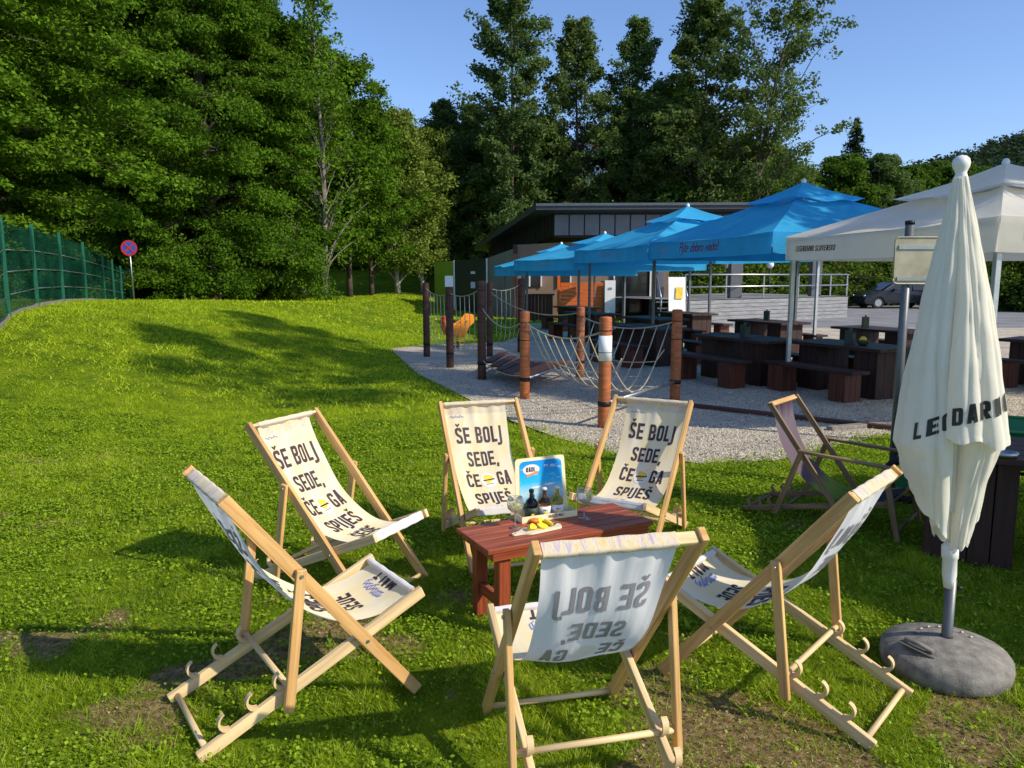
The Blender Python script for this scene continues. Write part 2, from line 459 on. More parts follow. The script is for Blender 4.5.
co = bpy.data.objects.new('camera', cam); COL.objects.link(co)
co.location = (0, 0, H0); co.rotation_euler = (R(82), 0, 0); SC.camera = co
SC.view_settings.view_transform = 'Standard'; SC.view_settings.look = 'None'
SC.view_settings.exposure = 0; SC.view_settings.gamma = 1

# ------------------------------------------------------------------ numpy leaf meshes
def quads_mesh(name, P, U, V, tint, mat, tri=False, fold=0):
    """P centres (n,3); U,V half axes (n,3): diamond leaves. tri: P=base, U=half width, V=tip vector"""
    n = len(P)
    if tri:
        verts = np.stack([P - U, P + U, P + V], 1).reshape(-1, 3); k = 3
    else:
        verts = np.stack([P - V, P + U - V * .1, P + V, P - U - V * .1], 1).reshape(-1, 3); k = 4
    me = bpy.data.meshes.new(name)
    me.vertices.add(n * k); me.vertices.foreach_set('co', verts.astype(np.float32).ravel())
    me.loops.add(n * k); me.loops.foreach_set('vertex_index', np.arange(n * k, dtype=np.int32))
    me.polygons.add(n); me.polygons.foreach_set('loop_start', np.arange(0, n * k, k, dtype=np.int32))
    me.update(calc_edges=True)
    a = me.attributes.new('tint', 'FLOAT', 'POINT')
    a.data.foreach_set('value', np.repeat(np.clip(tint, 0, 1), k).astype(np.float32))
    me.materials.append(mat)
    return me

def unit(a):
    return a / np.maximum(np.linalg.norm(a, axis=1, keepdims=True), 1e-9)

def leaves(rng, centres, radii, per, size, flat=.55, upbias=.6, tintbase=None):
    """clumps -> leaf arrays"""
    C = np.repeat(centres, per, 0); Rr = np.repeat(radii, per)
    d = unit(rng.normal(size=(len(C), 3))); rad = rng.random(len(C)) ** .45
    off = d * (rad * Rr)[:, None]; off[:, 2] *= flat
    # drooping edges of each spray
    off[:, 2] -= .25 * (np.hypot(off[:, 0], off[:, 1]) ** 2) / np.maximum(Rr, .01)
    P = C + off
    nrm = unit(rng.normal(size=(len(C), 3)) * .6 + d * .35 + np.array([0, 0, upbias]))
    t = unit(np.cross(nrm, rng.normal(size=(len(C), 3)))); b = np.cross(nrm, t)
    s = size * (.6 + .8 * rng.random(len(C)))
    tb = rng.random(len(centres)) if tintbase is None else tintbase
    tint = .55 * np.repeat(tb, per) + .45 * rng.random(len(C))
    return P, t * (s * .33)[:, None], b * (s * .55)[:, None], tint

def profile_points(rng, n, prof, height, shell=.5):
    """random points in a crown of revolution; prof = [(z01, radius)...]"""
    zs = np.array([p[0] for p in prof]); rs = np.array([p[1] for p in prof])
    pts = []
    rm = rs.max()
    while len(pts) < n:
        z = rng.random(); r = np.interp(z, zs, rs)
        if rng.random() > (r / rm) ** 1.0 + .05: continue
        a = rng.random() * 2 * math.pi; q = r * (rng.random() ** shell)
        lob = 1 + .22 * math.sin(3 * a + z * 9) + .14 * math.sin(7 * a - z * 13)
        pts.append((q * lob * math.cos(a), q * lob * math.sin(a), z * height))
    return np.array(pts)

def trunk_mesh(rng, height, r0, pts, mat, nlimb=26, lean=(0, 0), name='trunk', thin=.35):
    mb = MB()
    path = []
    for i in range(9):
        t = i / 8
        path.append((lean[0] * t * t + .12 * math.sin(t * 5 + r0 * 9), lean[1] * t * t + .10 * math.sin(t * 4 + 1), height * t))
    mb.tube(path, [r0 * (1.25 if i == 0 else 1) * (1 - .93 * i / 8) + .01 for i in range(9)], 10)
    idx = rng.choice(len(pts), min(nlimb, len(pts)), replace=False)
    for i in idx:
        p = pts[i]; z0 = max(.08 * height, p[2] - .30 * math.hypot(p[0], p[1]) - .06 * height)
        t = min(.97, z0 / height)
        b = Vector((lean[0] * t * t, lean[1] * t * t, z0)); e = Vector(p) ; mid = (b + e) / 2 + Vector((0, 0, -.06 * (e - b).length + .1))
        rr = max(.012, r0 * thin * (1 - t))
        mb.tube([b, mid, e], [rr, rr * .6, rr * .2], 5, caps=False)
    me_o = mb.build(name, mat)
    me = me_o.data; bpy.data.objects.remove(me_o)
    return me

def make_tree(kind, seed, height, prof, nclump, per, leafsize, crad, leafmat, barkmat, r0, lean=(0, 0), flat=.5, shell=.5, nlimb=26, upbias=.6):
    rng = np.random.default_rng(seed)
    pts = profile_points(rng, nclump, prof, height, shell)
    t = pts[:, 2] / height
    pts[:, 0] += lean[0] * t * t; pts[:, 1] += lean[1] * t * t
    rad = crad * (.55 + .9 * rng.random(nclump)) * np.where(t > .88, .6, 1)
    # clump tint: brighter towards the top and the outside, with random families
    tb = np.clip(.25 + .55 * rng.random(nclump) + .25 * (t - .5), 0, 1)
    P, U, V, ti = leaves(rng, pts, rad, per, leafsize, flat, upbias, tb)
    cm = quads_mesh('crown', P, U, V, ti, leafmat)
    tm = trunk_mesh(rng, height * .97, r0, pts, barkmat, nlimb, lean)
    return tm, cm

def make_tree2(seed, height, prof, nlimb, per_limb, per, leafsize, crad, leafmat, barkmat, r0, lean=(0, 0), rise=.35, droop=.15, flat=.6, upbias=.5, start=.12, ragged=.45, wig=.12):
    """trunk, limbs and twigs first; leaf sprays hang on the twigs"""
    rng = np.random.default_rng(seed)
    zs = np.array([p[0] for p in prof]); rs = np.array([p[1] for p in prof])
    mb = MB()
    def ax(t): return Vector((lean[0] * t * t + wig * math.sin(t * 6 + seed), lean[1] * t * t + wig * math.cos(t * 5 + seed * 2), height * t))
    mb.tube([ax(k / 10) for k in range(11)], [r0 * (1.3 if k == 0 else 1) * (1 - .95 * k / 10) + .008 for k in range(11)], 8)
    C, RR, TB = [], [], []
    for i in range(nlimb):
        u = (i + rng.random()) / nlimb; zt = start + (1 - start) * u ** .9
        r = float(np.interp(zt, zs, rs)) * (1 - ragged + 2 * ragged * rng.random() ** 1.3)
        a = i * 2.399 + rng.normal() * .35
        up0 = rise * r * (1.0 + .6 * u) * (.6 + .8 * rng.random())
        t0 = max(.03, zt - up0 / height); b = ax(t0)
        d = Vector((math.cos(a), math.sin(a), 0)); side = Vector((-d.y, d.x, 0))
        bend = rng.normal() * .18 * r
        f = lambda q: b + d * r * q + side * bend * q * q + Vector((0, 0, up0 * (1.5 * q - .5 * q * q) - droop * r * q ** 3))
        rr = max(.012, r0 * .42 * (1 - t0)) * min(1, .35 + r / 4)
        mb.tube([f(0), f(.33), f(.66), f(1)], [rr, rr * .65, rr * .4, .006], 5, caps=False)
        tint = rng.random()
        for j in range(per_limb):
            q = .22 + .80 * rng.random() ** .7; p = f(min(q, 1.03)); tw = (.10 + .30 * r * (1.15 - q * .6)) * rng.random() ** .6
            sgn = 1 if j % 2 else -1
            e = p + (side * sgn + d * rng.uniform(.1, .9) + Vector((0, 0, rng.uniform(-.35, .35)))).normalized() * tw
            if j % 3 == 0: mb.tube([p, e], [max(.006, rr * .22), .004], 3, caps=False)
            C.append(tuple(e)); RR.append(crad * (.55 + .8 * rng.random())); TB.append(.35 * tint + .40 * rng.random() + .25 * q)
    for k in range(max(4, per_limb)):
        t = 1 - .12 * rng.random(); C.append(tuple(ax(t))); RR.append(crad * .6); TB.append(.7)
    P, U, V, ti = leaves(rng, np.array(C), np.array(RR), per, leafsize, flat, upbias, np.clip(np.array(TB), 0, 1))
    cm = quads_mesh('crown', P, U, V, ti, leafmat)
    o = mb.build('trunk', barkmat); tm = o.data; bpy.data.objects.remove(o)
    return tm, cm

def place_tree(kind, x, y, rz, s, tm, cm, label, cat, group=None, z=None, sz=None):
    zz = float(ground_z(x, y)) if z is None else z
    t = empty(kind, (x, y, zz - .05), rz, label, cat, group)
    t.scale = (s, s, sz or s)
    a = bpy.data.objects.new('trunk', tm); COL.objects.link(a); a.parent = t
    b = bpy.data.objects.new('crown', cm); COL.objects.link(b); b.parent = t
    return t

# ------------------------------------------------------------------ THE GROUND
def vnoise(x, y, s, seed=0):
    """smooth value noise"""
    r = np.random.default_rng(seed); T = r.random((64, 64))
    x = x * s; y = y * s
    xi = np.floor(x).astype(int); yi = np.floor(y).astype(int); fx = x - xi; fy = y - yi
    fx = fx * fx * (3 - 2 * fx); fy = fy * fy * (3 - 2 * fy)
    g = lambda a, b: T[a % 64, b % 64]
    return (g(xi, yi) * (1 - fx) + g(xi + 1, yi) * fx) * (1 - fy) + (g(xi, yi + 1) * (1 - fx) + g(xi + 1, yi + 1) * fx) * fy

def bare(x, y):
    n = .40 * vnoise(x, y, 1.35, 3) + .33 * vnoise(x, y, 3.3, 4) + .17 * vnoise(x, y, 8, 5) + .10 * vnoise(x, y, 19, 6)
    foot = np.exp(-(((x - .9) / 1.0) ** 2 + ((y - 2.9) / .55) ** 2)) * .22 + np.exp(-(((x + .1) / .9) ** 2 + ((y - 3.7) / .8) ** 2)) * .10
    return sm((n + foot * .7 - .64) / .12) * (1 - .85 * sm((y - 5.5) / 3))

def axis(lo, hi, parts, growth=1.22):
    a = [parts[0][0]]
    for p0, p1, st in parts:
        while a[-1] < p1 - 1e-6: a.append(a[-1] + st)
    s_ = .8
    while a[-1] < hi: s_ *= growth; a.append(a[-1] + s_)
    s_ = .8
    while a[0] > lo: s_ *= growth; a.insert(0, a[0] - s_)
    return np.array(a)
xs = axis(-900, 900, [(-22, -6, .5), (-6, 6, .11), (6, 12, .5)]); ys = axis(-60, 1200, [(0, 1.4, .35), (1.4, 11, .11), (11, 46, .5)])
X, Y = np.meshgrid(xs, ys, indexing='ij'); Z = ground_z(X, Y)
BARE = bare(X.ravel(), Y.ravel()) * (Y.ravel() < 14)
mb = MB(); mb.v = list(map(tuple, np.stack([X, Y, Z], -1).reshape(-1, 3).tolist()))
ny = len(ys)
for i in range(len(xs) - 1):
    for j in range(ny - 1):
        q = i * ny + j
        mb.f.append((q, q + ny, q + ny + 1, q + 1)); mb.m.append(0); mb.smooth.append(True); mb.uv.extend([(0, 0)] * 4)
g = mb.build('lawn', M['lawn']); at_ = g.data.attributes.new('bare', 'FLOAT', 'POINT'); at_.data.foreach_set('value', BARE.astype(np.float32)); tag(g, kind='structure')

GRAV = [(-3.05, 19.3), (-2.35, 16.6), (-1.75, 14.3), (-1.1, 12.6), (-.48, 10.9), (0.0, 9.6), (.54, 8.55), (1.1, 7.75), (1.84, 7.38), (2.6, 7.5), (3.4, 8.1), (4.45, 8.8), (6.2, 9.3), (12, 9.9),
        (26, 11), (26, 27), (6.5, 27.5), (.6, 30), (.3, 24), (-.2, 21.3), (-1.1, 20.7), (-2.3, 20.3)]
mb = MB()
mb.v = [(x, y, .012) for x, y in GRAV]; mb.face(range(len(GRAV)))
g = mb.build('gravel_terrace', M['gravel']); tag(g, kind='structure')
mb = MB()
RO = [(7.0, 27.2), (26, 27.0), (26, 11), (90, 16), (120, 62), (34, 52), (14, 47), (7, 40)]
mb.v = [(x, y, .016) for x, y in RO]; mb.face(range(len(RO)))
g = mb.build('car_park', M['asphalt']); tag(g, kind='structure')

def in_poly(px, py, poly):
    c = np.zeros(len(px), bool); n = len(poly); j = n - 1
    for i in range(n):
        xi, yi = poly[i]; xj, yj = poly[j]
        c ^= ((yi > py) != (yj > py)) & (px < (xj - xi) * (py - yi) / (yj - yi + 1e-12) + xi)
        j = i
    return c

def sample(n, y0, y1, dens_pow=1.0, spread=.74):
    y = y0 + (y1 - y0) * RNG.random(n) ** dens_pow
    x = (RNG.random(n) * 2 - 1) * (spread * y + .5)
    keep = RNG.random(n) < (spread * y + .5) / (spread * y1 + .5)
    x = x[keep]; y = y[keep]
    jx = x + .12 * RNG.normal(size=len(x)); jy = y + .12 * RNG.normal(size=len(x))
    k = ~in_poly(jx, jy, GRAV) & ~in_poly(x, y, RO)
    return x[k], y[k]

def build_grass():
    Ps, Us, Vs, Ts = [], [], [], []
    for (n, y0, y1, p, hh, ww, bk) in ((560000, 1.7, 5.2, 1.0, .025, .0023, 1), (480000, 5.0, 10.5, .85, .028, .0042, 1), (380000, 10, 24, .8, .035, .011, 0), (150000, 23, 52, .8, .05, .03, 0)):
        x, y = sample(n, y0, y1, p)
        b = bare(x, y) * bk; tuft = vnoise(x, y, 4.5, 9) * .6 + vnoise(x, y, 14, 10) * .4
        k = RNG.random(len(x)) > b * .80
        x, y, tuft = x[k], y[k], tuft[k]; n2 = len(x)
        h = hh * (.4 + 1.2 * RNG.random(n2)) * (.25 + 2.4 * tuft ** 1.8)
        a = RNG.random(n2) * 6.283; la = RNG.random(n2) * 6.283; ll = .4 + 1.3 * RNG.random(n2)
        z = ground_z(x, y)
        P = np.stack([x, y, z - .004], 1)
        U = np.stack([np.cos(a), np.sin(a), 0 * a], 1) * (ww * (.6 + .8 * RNG.random(n2)))[:, None]
        V = np.stack([np.cos(la) * ll * h, np.sin(la) * ll * h, h], 1)
        big = vnoise(x, y, .45, 21) * .5 + vnoise(x, y, 1.6, 22) * .5
        T = -.12 + .62 * big + .52 * RNG.random(n2) + .55 * (tuft - .5)
        T = T - .16 * sm((6.5 - y) / 3) + .16 * sm((y - 7) / 8) + (RNG.random(n2) < .05) * .5 * (y < 9)
        T = np.where(y > 8, np.minimum(T, .84), T)
        Ps.append(P); Us.append(U); Vs.append(V); Ts.append(T)
    me = quads_mesh('grass', *[np.concatenate(q) for q in (Ps, Us, Vs, Ts)], M['grassblade'], tri=True)
    o = bpy.data.objects.new('grass', me); COL.objects.link(o)
    tag(o, 'short green lawn grass covering the slope around the deck chairs', 'grass', kind='stuff')
build_grass()

def build_clover():
    x, y = sample(560000, 1.7, 9.5, .9)
    dens = vnoise(x, y, 1.9, 31) * .6 + vnoise(x, y, 6, 32) * .4
    k = (RNG.random(len(x)) < .12 + .88 * sm((dens - .34) / .25)) & (RNG.random(len(x)) > bare(x, y) * .9)
    x, y = x[k], y[k]; n = len(x)
    s = .0056 * (.6 + .9 * RNG.random(n)) * (1 + .12 * y)
    z = ground_z(x, y) + .008 + .030 * RNG.random(n)
    nr = unit(RNG.normal(size=(n, 3)) * .45 + np.array([0, 0, 1])); t = unit(np.cross(nr, RNG.normal(size=(n, 3)))); b = np.cross(nr, t)
    T = .2 + .8 * RNG.random(n)
    me = quads_mesh('clover', np.stack([x, y, z], 1), t * (s * .8)[:, None], b * s[:, None], T, M['clover'])
    o = bpy.data.objects.new('clover', me); COL.objects.link(o)
    tag(o, 'low clover leaves mixed through the near lawn', 'clover', kind='stuff')
    # broad rosettes of lawn weeds
    Ps, Us, Vs, Ts = [], [], [], []
    rx, ry = sample(420, 1.9, 9, .8)
    kk = RNG.random(len(rx)) < .75
    for cx, cy in zip(rx[kk], ry[kk]):
        nl = RNG.integers(5, 10); z = float(ground_z(cx, cy))
        for q in range(nl):
            a = q / nl * 6.283 + RNG.random() * .6; L = (.02 + .035 * RNG.random()) * (.6 + .8 * RNG.random()); e = .1 + .9 * RNG.random()
            d = np.array([math.cos(a), math.sin(a), e]) * L * .5
            Ps.append(np.array([cx, cy, z + .008]) + d); Vs.append(d); Us.append(np.array([-math.sin(a), math.cos(a), 0]) * L * .20); Ts.append(.3 + .7 * RNG.random())
    me = quads_mesh('lawn_weeds', np.array(Ps), np.array(Us), np.array(Vs), np.array(Ts), M['clover'])
    o = bpy.data.objects.new('lawn_weeds', me); COL.objects.link(o)
    tag(o, 'broad leaved weeds growing through the short grass', 'weeds', kind='stuff')
build_clover()

def build_stones():
    n = 60000
    y = 7.2 + 9 * RNG.random(n) ** 1.3; x = (RNG.random(n) * 2 - 1) * .72 * y
    jx = x + .10 * RNG.normal(size=n); jy = y + .10 * RNG.normal(size=n)
    k = in_poly(jx, jy, GRAV); x, y = x[k], y[k]; n = len(x)
    s = .008 * (.5 + 1.1 * RNG.random(n))
    nr = unit(RNG.normal(size=(n, 3)) * .8 + np.array([0, 0, 1])); t = unit(np.cross(nr, RNG.normal(size=(n, 3)))); b = np.cross(nr, t)
    me = quads_mesh('gravel_stones', np.stack([x, y, np.full(n, .02)], 1), t * s[:, None], b * s[:, None], RNG.random(n), M['stone'])
    o = bpy.data.objects.new('gravel_stones', me); COL.objects.link(o)
    tag(o, 'loose pale stones lying along the edge of the gravel', 'gravel', kind='stuff')
build_stones()
def build_crumbs():
    x, y = sample(160000, 1.7, 7.5, .9); k = RNG.random(len(x)) < bare(x, y) * .9; x, y = x[k], y[k]; n = len(x)
    s_ = .0042 * (.4 + 1.3 * RNG.random(n) ** 2); nr = unit(RNG.normal(size=(n, 3)) * .8 + np.array([0, 0, .8])); t = unit(np.cross(nr, RNG.normal(size=(n, 3)))); b = np.cross(nr, t)
    st = RNG.random(n) < .35            # bits of dry straw among the crumbs
    lu = np.where(st, .0011, s_); lv = np.where(st, .012 + .014 * RNG.random(n), s_)
    me = quads_mesh('soil_crumbs', np.stack([x, y, ground_z(x, y) + .003 + .004 * RNG.random(n)], 1), t * lu[:, None], b * lv[:, None], RNG.random(n), leaf_mat('soil crumb', (.13, .09, .045), (.50, .40, .22), 0))
    o = bpy.data.objects.new('soil_crumbs', me); COL.objects.link(o)
    tag(o, 'soil crumbs and dry straw bits on the worn patches between the chairs', 'soil', kind='stuff')
build_crumbs()

# ------------------------------------------------------------------ stroke lettering
def rnd(pts, r=.12, closed=False, seg=4):
    out = []; n = len(pts)
    for i, p in enumerate(pts):
        p = Vector(p)
        if not closed and i in (0, n - 1): out.append(p); continue
        a = Vector(pts[(i - 1) % n]); b = Vector(pts[(i + 1) % n])
        da = (a - p); db = (b - p); rr = min(r, da.length * .49, db.length * .49)
        A = p + da.normalized() * rr; B = p + db.normalized() * rr
        for k in range(seg + 1):
            t = k / seg; out.append(A * (1 - t) ** 2 + p * 2 * t * (1 - t) + B * t * t)
    return out

def glyph(ch, t=.17):
    """condensed block capitals; returns (width, [polyline, closed])"""
    w = .50; L = t / 2; Rr = w - t / 2; B = t / 2; T = 1 - t / 2; M_ = .5; P = []
    c = ch
    if ch in 'ŠČ': c = {'Š': 'S', 'Č': 'C'}[ch]; P.append(([(.12, 1.24), (.25, 1.10), (.38, 1.24)], False, .6))
    if c == 'S': P.append((rnd([(Rr, .74), (Rr, T), (L, T), (L, .60), (Rr, .40), (Rr, B), (L, B), (L, .26)]), False))
    elif c == 'E': P += [([(L, 0), (L, 1)], False), ([(t, T), (w, T)], False), ([(t, M_), (w * .9, M_)], False), ([(t, B), (w, B)], False)]
    elif c == 'F': P += [([(L, 0), (L, 1)], False), ([(t, T), (w, T)], False), ([(t, M_), (w * .9, M_)], False)]
    elif c == 'B': P += [([(L, 0), (L, 1)], False), (rnd([(t, T), (Rr - .02, T), (Rr - .02, .52), (t, .52)]), False), (rnd([(Rr, .52 - t / 2), (Rr, B), (t, B)]), False)]
    elif c == 'O': P.append((rnd([(L, B), (Rr, B), (Rr, T), (L, T)], closed=True), True))
    elif c == 'D': P += [([(L, 0), (L, 1)], False), (rnd([(t, T), (Rr, T), (Rr, B), (t, B)], .18), False)]
    elif c == 'C': P.append((rnd([(Rr, .70), (Rr, T), (L, T), (L, B), (Rr, B), (Rr, .30)]), False))
    elif c == 'G': P.append((rnd([(Rr, .72), (Rr, T), (L, T), (L, B), (Rr, B), (Rr, .47), (.27, .47)], .10), False))
    elif c == 'L': w = .42; P += [([(L, 0), (L, 1)], False), ([(t, B), (w, B)], False)]
    elif c == 'J': w = .26; P.append((rnd([(w - L, 1), (w - L, -.14), (-.12, -.14)], .14), False))
    elif c == 'A': P += [([(L, 0), (w / 2 - .035, 1 - .02), (w / 2 + .035, 1 - .02), (Rr, 0)], False), ([(.17, .26), (.33, .26)], False)]
    elif c == 'P': P += [([(L, 0), (L, 1)], False), (rnd([(t, T), (Rr, T), (Rr, .44), (t, .44)]), False)]
    elif c == 'R': P += [([(L, 0), (L, 1)], False), (rnd([(t, T), (Rr, T), (Rr, .46), (t, .46)]), False), ([(.27, .38), (Rr, 0)], False)]
    elif c == 'I': w = t; P.append(([(L, 0), (L, 1)], False))
    elif c == 'M': w = .66; P += [([(L, 0), (L, 1)], False), ([(w - L, 0), (w - L, 1)], False), ([(t, .92), (w / 2, .38), (w - t, .92)], False)]
    elif c == 'N': P += [([(L, 0), (L, 1)], False), ([(w - L, 0), (w - L, 1)], False), ([(t, .90), (w - t, .10)], False)]
    elif c == 'T': P += [([(0, T), (w, T)], False), ([(w / 2, 0), (w / 2, 1 - t)], False)]
    elif c == 'V': P.append(([(L, 1), (w / 2, .05), (Rr, 1)], False))
    elif c == 'K': P += [([(L, 0), (L, 1)], False), ([(Rr, 1), (t + .04, .5), (Rr, 0)], False)]
    elif c == ',': w = .16; P.append(([(.10, .12), (.03, -.16)], False))
    elif c == '!': w = t; P += [([(L, .32), (L, 1)], False), ([(L, 0), (L, .16)], False)]
    elif c == ' ': w = .22
    else: P.append(([(L, 0), (L, 1)], False))
    return w, P

def strip(mb, pts, t, place, closed=False, step=.12):
    pts = [Vector(p) for p in pts]
    # resample so that long strokes follow a curved surface
    q = []
    m = len(pts)
    for i in range(m if closed else m - 1):
        a = pts[i]; b = pts[(i + 1) % m]; k = max(1, int((b - a).length / step))
        for j in range(k): q.append(a.lerp(b, j / k))
    if not closed: q.append(pts[-1])
    pts = q; m = len(pts); Lf, Rt = [], []
    for i, p in enumerate(pts):
        pa = pts[i - 1] if (i > 0 or closed) else None; pb = pts[(i + 1) % m] if (i < m - 1 or closed) else None
        d1 = (p - pa).normalized() if pa is not None else None; d2 = (pb - p).normalized() if pb is not None else None
        d1 = d1 or d2; d2 = d2 or d1
        n = Vector((-d1.y - d2.y, d1.x + d2.x)); 
        if n.length < 1e-5: n = Vector((-d1.y, d1.x))
        n.normalize(); k = 1 / max(.55, n.dot(Vector((-d1.y, d1.x))))
        Lf.append(p + n * t / 2 * k); Rt.append(p - n * t / 2 * k)
    b = len(mb.v)
    for a, c in zip(Lf, Rt): mb.v.append(tuple(place(a.x, a.y))); mb.v.append(tuple(place(c.x, c.y)))
    for i in range(m if closed else m - 1):
        j = (i + 1) % m
        mb.face((b + 2 * i, b + 2 * i + 1, b + 2 * j + 1, b + 2 * j))

def write(mb, text, place, h, cx=0, cy=0, gap=.11, t=.17, slant=0, condense=1.0):
    """place(x, y) maps metres on the sheet to space; text centred on cx, baseline cy"""
    tot = sum(glyph(c, t)[0] + gap for c in text) - gap
    x = -tot / 2
    for c in text:
        w_, P = glyph(c, t)
        for item in P:
            pts, closed = item[0], item[1]; tt = t * (item[2] if len(item) > 2 else 1)
            f = lambda px, py, x=x: place(cx + (x + px + slant * py) * h * condense, cy + py * h)
            strip(mb, pts, tt, f, closed)
        x += w_ + gap

def disc(mb, place, cx, cy, rx, ry, n=20, wob=0):
    b = len(mb.v); mb.v.append(tuple(place(cx, cy)))
    for k in range(n):
        a = 2 * math.pi * k / n; q = 1 + wob * math.sin(3 * a + 1)
        mb.v.append(tuple(place(cx + rx * q * math.cos(a), cy + ry * q * math.sin(a))))
    for k in range(n): mb.face((b, b + 1 + k, b + 1 + (k + 1) % n))

# ------------------------------------------------------------------ DECK CHAIRS
LA, A_, B_, LB, P_, LS = 1.274, .399, .752, 1.066, .854, .554
def deck_chair(x, y, yaw, al, label, group, shift=0.0, n_=.37, wrinkle=1.0, seed=0):
    root = empty('deck_chair', (x, y, float(ground_z(x, y))), yaw, label, 'deck chair', group)
    al = R(al) if al > 3 else al
    X = Vector((-A_ * math.cos(al), 0, A_ * math.sin(al)))
    be = math.asin(X.z / B_); cb, sb = math.cos(be), math.sin(be)
    Rp = Vector((X.x - B_ * cb, 0, 0)); F = Vector((0, 0, 0)); T = Vector((-LA * math.cos(al), 0, LA * math.sin(al)))
    S = Rp + Vector((cb, 0, sb)) * LB; P = Vector((-P_ * math.cos(al), 0, P_ * math.sin(al)))
    up = Vector((0, 0, 1)); lift = Vector((0, 0, .022))
    def Yv(v, yy): return Vector((v.x, yy, v.z))
    da = (T - F).normalized(); db = Vector((cb, 0, sb))
    for s in (-1, 1):
        mb = MB(); mb.beam(Yv(F, s * .28) + da * .02, Yv(T, s * .28) + da * .02, .026, .052); mb.build('back_rail', M['pine'], root, .004)
    for s in (-1, 1):
        mb = MB()
        # bearer with three curved hook notches at its rear half
        a0 = Yv(Rp, s * .2495) + lift * .9; a1 = Yv(S, s * .2495) + lift * .3
        mb.beam(a0, a1, .026, .05)
        mb.build('seat_rail', M['pine2'], root, .004)
        upn = Vector((-sb, 0, cb))
        for dist in (.13, .25, .37):
            c = a0 + db * (dist + .022) + upn * .058
            hk = MB(); no, ni = [], []; m = 12
            for k in range(m + 1):
                t = k / m; an = R(255 - 165 * t); th = .017 * (1 - .80 * t)
                ra = .040 + .006 * (1 - t) - .004 * t
                no.append(c + (db * math.cos(an) + upn * math.sin(an)) * ra)
                ni.append(c + (db * math.cos(an) + upn * math.sin(an)) * (ra - th))
            b0 = 0
            for yy in (-.0122, .0122):
                for p in no + ni: hk.v.append((p.x, p.y + yy, p.z))
            q = 2 * (m + 1)
            for k in range(m):
                hk.face((k, k + 1, m + 2 + k, m + 1 + k)); hk.face((q + k + 1, q + k, q + m + 1 + k, q + m + 2 + k))
                hk.face((k + 1, k, q + k, q + k + 1)); hk.face((m + 1 + k, m + 2 + k, q + m + 2 + k, q + m + 1 + k))
            hk.face((m, q + m, q + 2 * m + 1, 2 * m + 1)); hk.face((0, m + 1, q + m + 1, q))
            hk.build('hook', M['pine2'], root)
    # prop frame
    D = Rp + db * n_ + Vector((0, 0, .055)); dv = (D - P).normalized(); Q = P + dv * LS
    if Q.z < .012: Q = P + dv * LS * (P.z - .012) / (P.z - Q.z)
    for s in (-1, 1):
        mb = MB(); mb.beam(Yv(P, s * .308) - dv * .025, Yv(Q, s * .308), .024, .042, up=(1, 0, 0)); mb.build('prop_leg', M['pine'], root, .005)
    mb = MB(); mb.tube([Yv(D, -.298), Yv(D, .298)], .0125, 10); mb.build('prop_bar', M['pine2'], root)
    mb = MB(); c = Rp + db * .035 + lift; mb.tube([Yv(c, -.238), Yv(c, .238)], .0125, 10); mb.build('rear_bar', M['pine2'], root)
    mb = MB(); c = da * .05 + Vector((0, 0, .002)); mb.tube([Yv(c, -.268), Yv(c, .268)], .0125, 10); mb.build('foot_bar', M['pine2'], root)
    # top bar (cross slat) and front bar
    tb = T - da * .004
    mb = MB(); mb.beam(Yv(tb, -.267), Yv(tb, .267), .046, .02, up=da); mb.build('top_bar', M['pine2'], root, .006)
    fb = S + lift * .3 - db * .03
    mb = MB(); mb.beam(Yv(fb, -.236), Yv(fb, .236), .046, .02, up=db); mb.build('front_bar', M['pine2'], root, .006)
    for s in (-1, 1):
        for p, yy in ((P, .322), (X, .295)):
            mb = MB(); mb.tube([Yv(p, s * (yy - .004)), Yv(p, s * (yy + .005))], .007, 10); mb.build('bolt', M['steel'], root)
    # cloth: side profile curve, sampled by arc length
    nrm = Vector((-da.z, 0, da.x)) * -1     # forward/up side of the back rails
    f0 = tb + da * .013
    bow = 1.0
    p1 = f0 + Vector((.17, 0, -.47))
    p2 = fb - db * .36 + Vector((-.02, 0, -.06))
    wrap_t = [tb - nrm * .026 - da * .03, tb - nrm * .026 + da * .012]
    curve = [f0 * (1 - t) ** 3 + p1 * 3 * t * (1 - t) ** 2 + p2 * 3 * t * t * (1 - t) + (fb + db * .013 + Vector((0, 0, .006))) * t ** 3 for t in [k / 60 for k in range(61)]]
    cum = [0]
    for i in range(1, 61): cum.append(cum[-1] + (curve[i] - curve[i - 1]).length)
    Ltot = cum[-1]
    def at(s):
        s2 = min(max(s, 0), Ltot)
        i = int(np.searchsorted(cum, s2)); i = min(max(i, 1), 60)
        t = (s2 - cum[i - 1]) / (cum[i] - cum[i - 1]); p = curve[i - 1].lerp(curve[i], t)
        d = (curve[i] - curve[i - 1]).normalized()
        return p, Vector((-d.z, 0, d.x)) * (1 if -d.z * 1 > -9 else 1)
    rg = random.Random(seed); ph = [rg.random() * 6 for _ in range(6)]
    def surf(u, s, off=0.0):
        """u metres from centre (+ = sitter's left), s metres along"""
        p, n = at(s); n = -n if n.z < 0 else n
        q = s / Ltot
        waist = 1 - .06 * math.sin(math.pi * q)
        uu = u * waist + shift * (1 - q) + .3 * shift * q
        z = (.007 * math.sin(u * 46 + ph[0] + s * 2) + .004 * math.sin(u * 83 + ph[1])) * math.exp(-s * 6) * 1.2 * wrinkle
        z += .004 * math.sin(u * 21 + s * 7 + ph[2]) * wrinkle + .003 * math.sin(s * 17 + u * 9 + ph[3])
        z += (-.020 + .16 * u * u * 2.2) * math.sin(math.pi * q) * .8
        z *= sm(min(s, Ltot - s) / .02) if min(s, Ltot - s) < .02 else 1
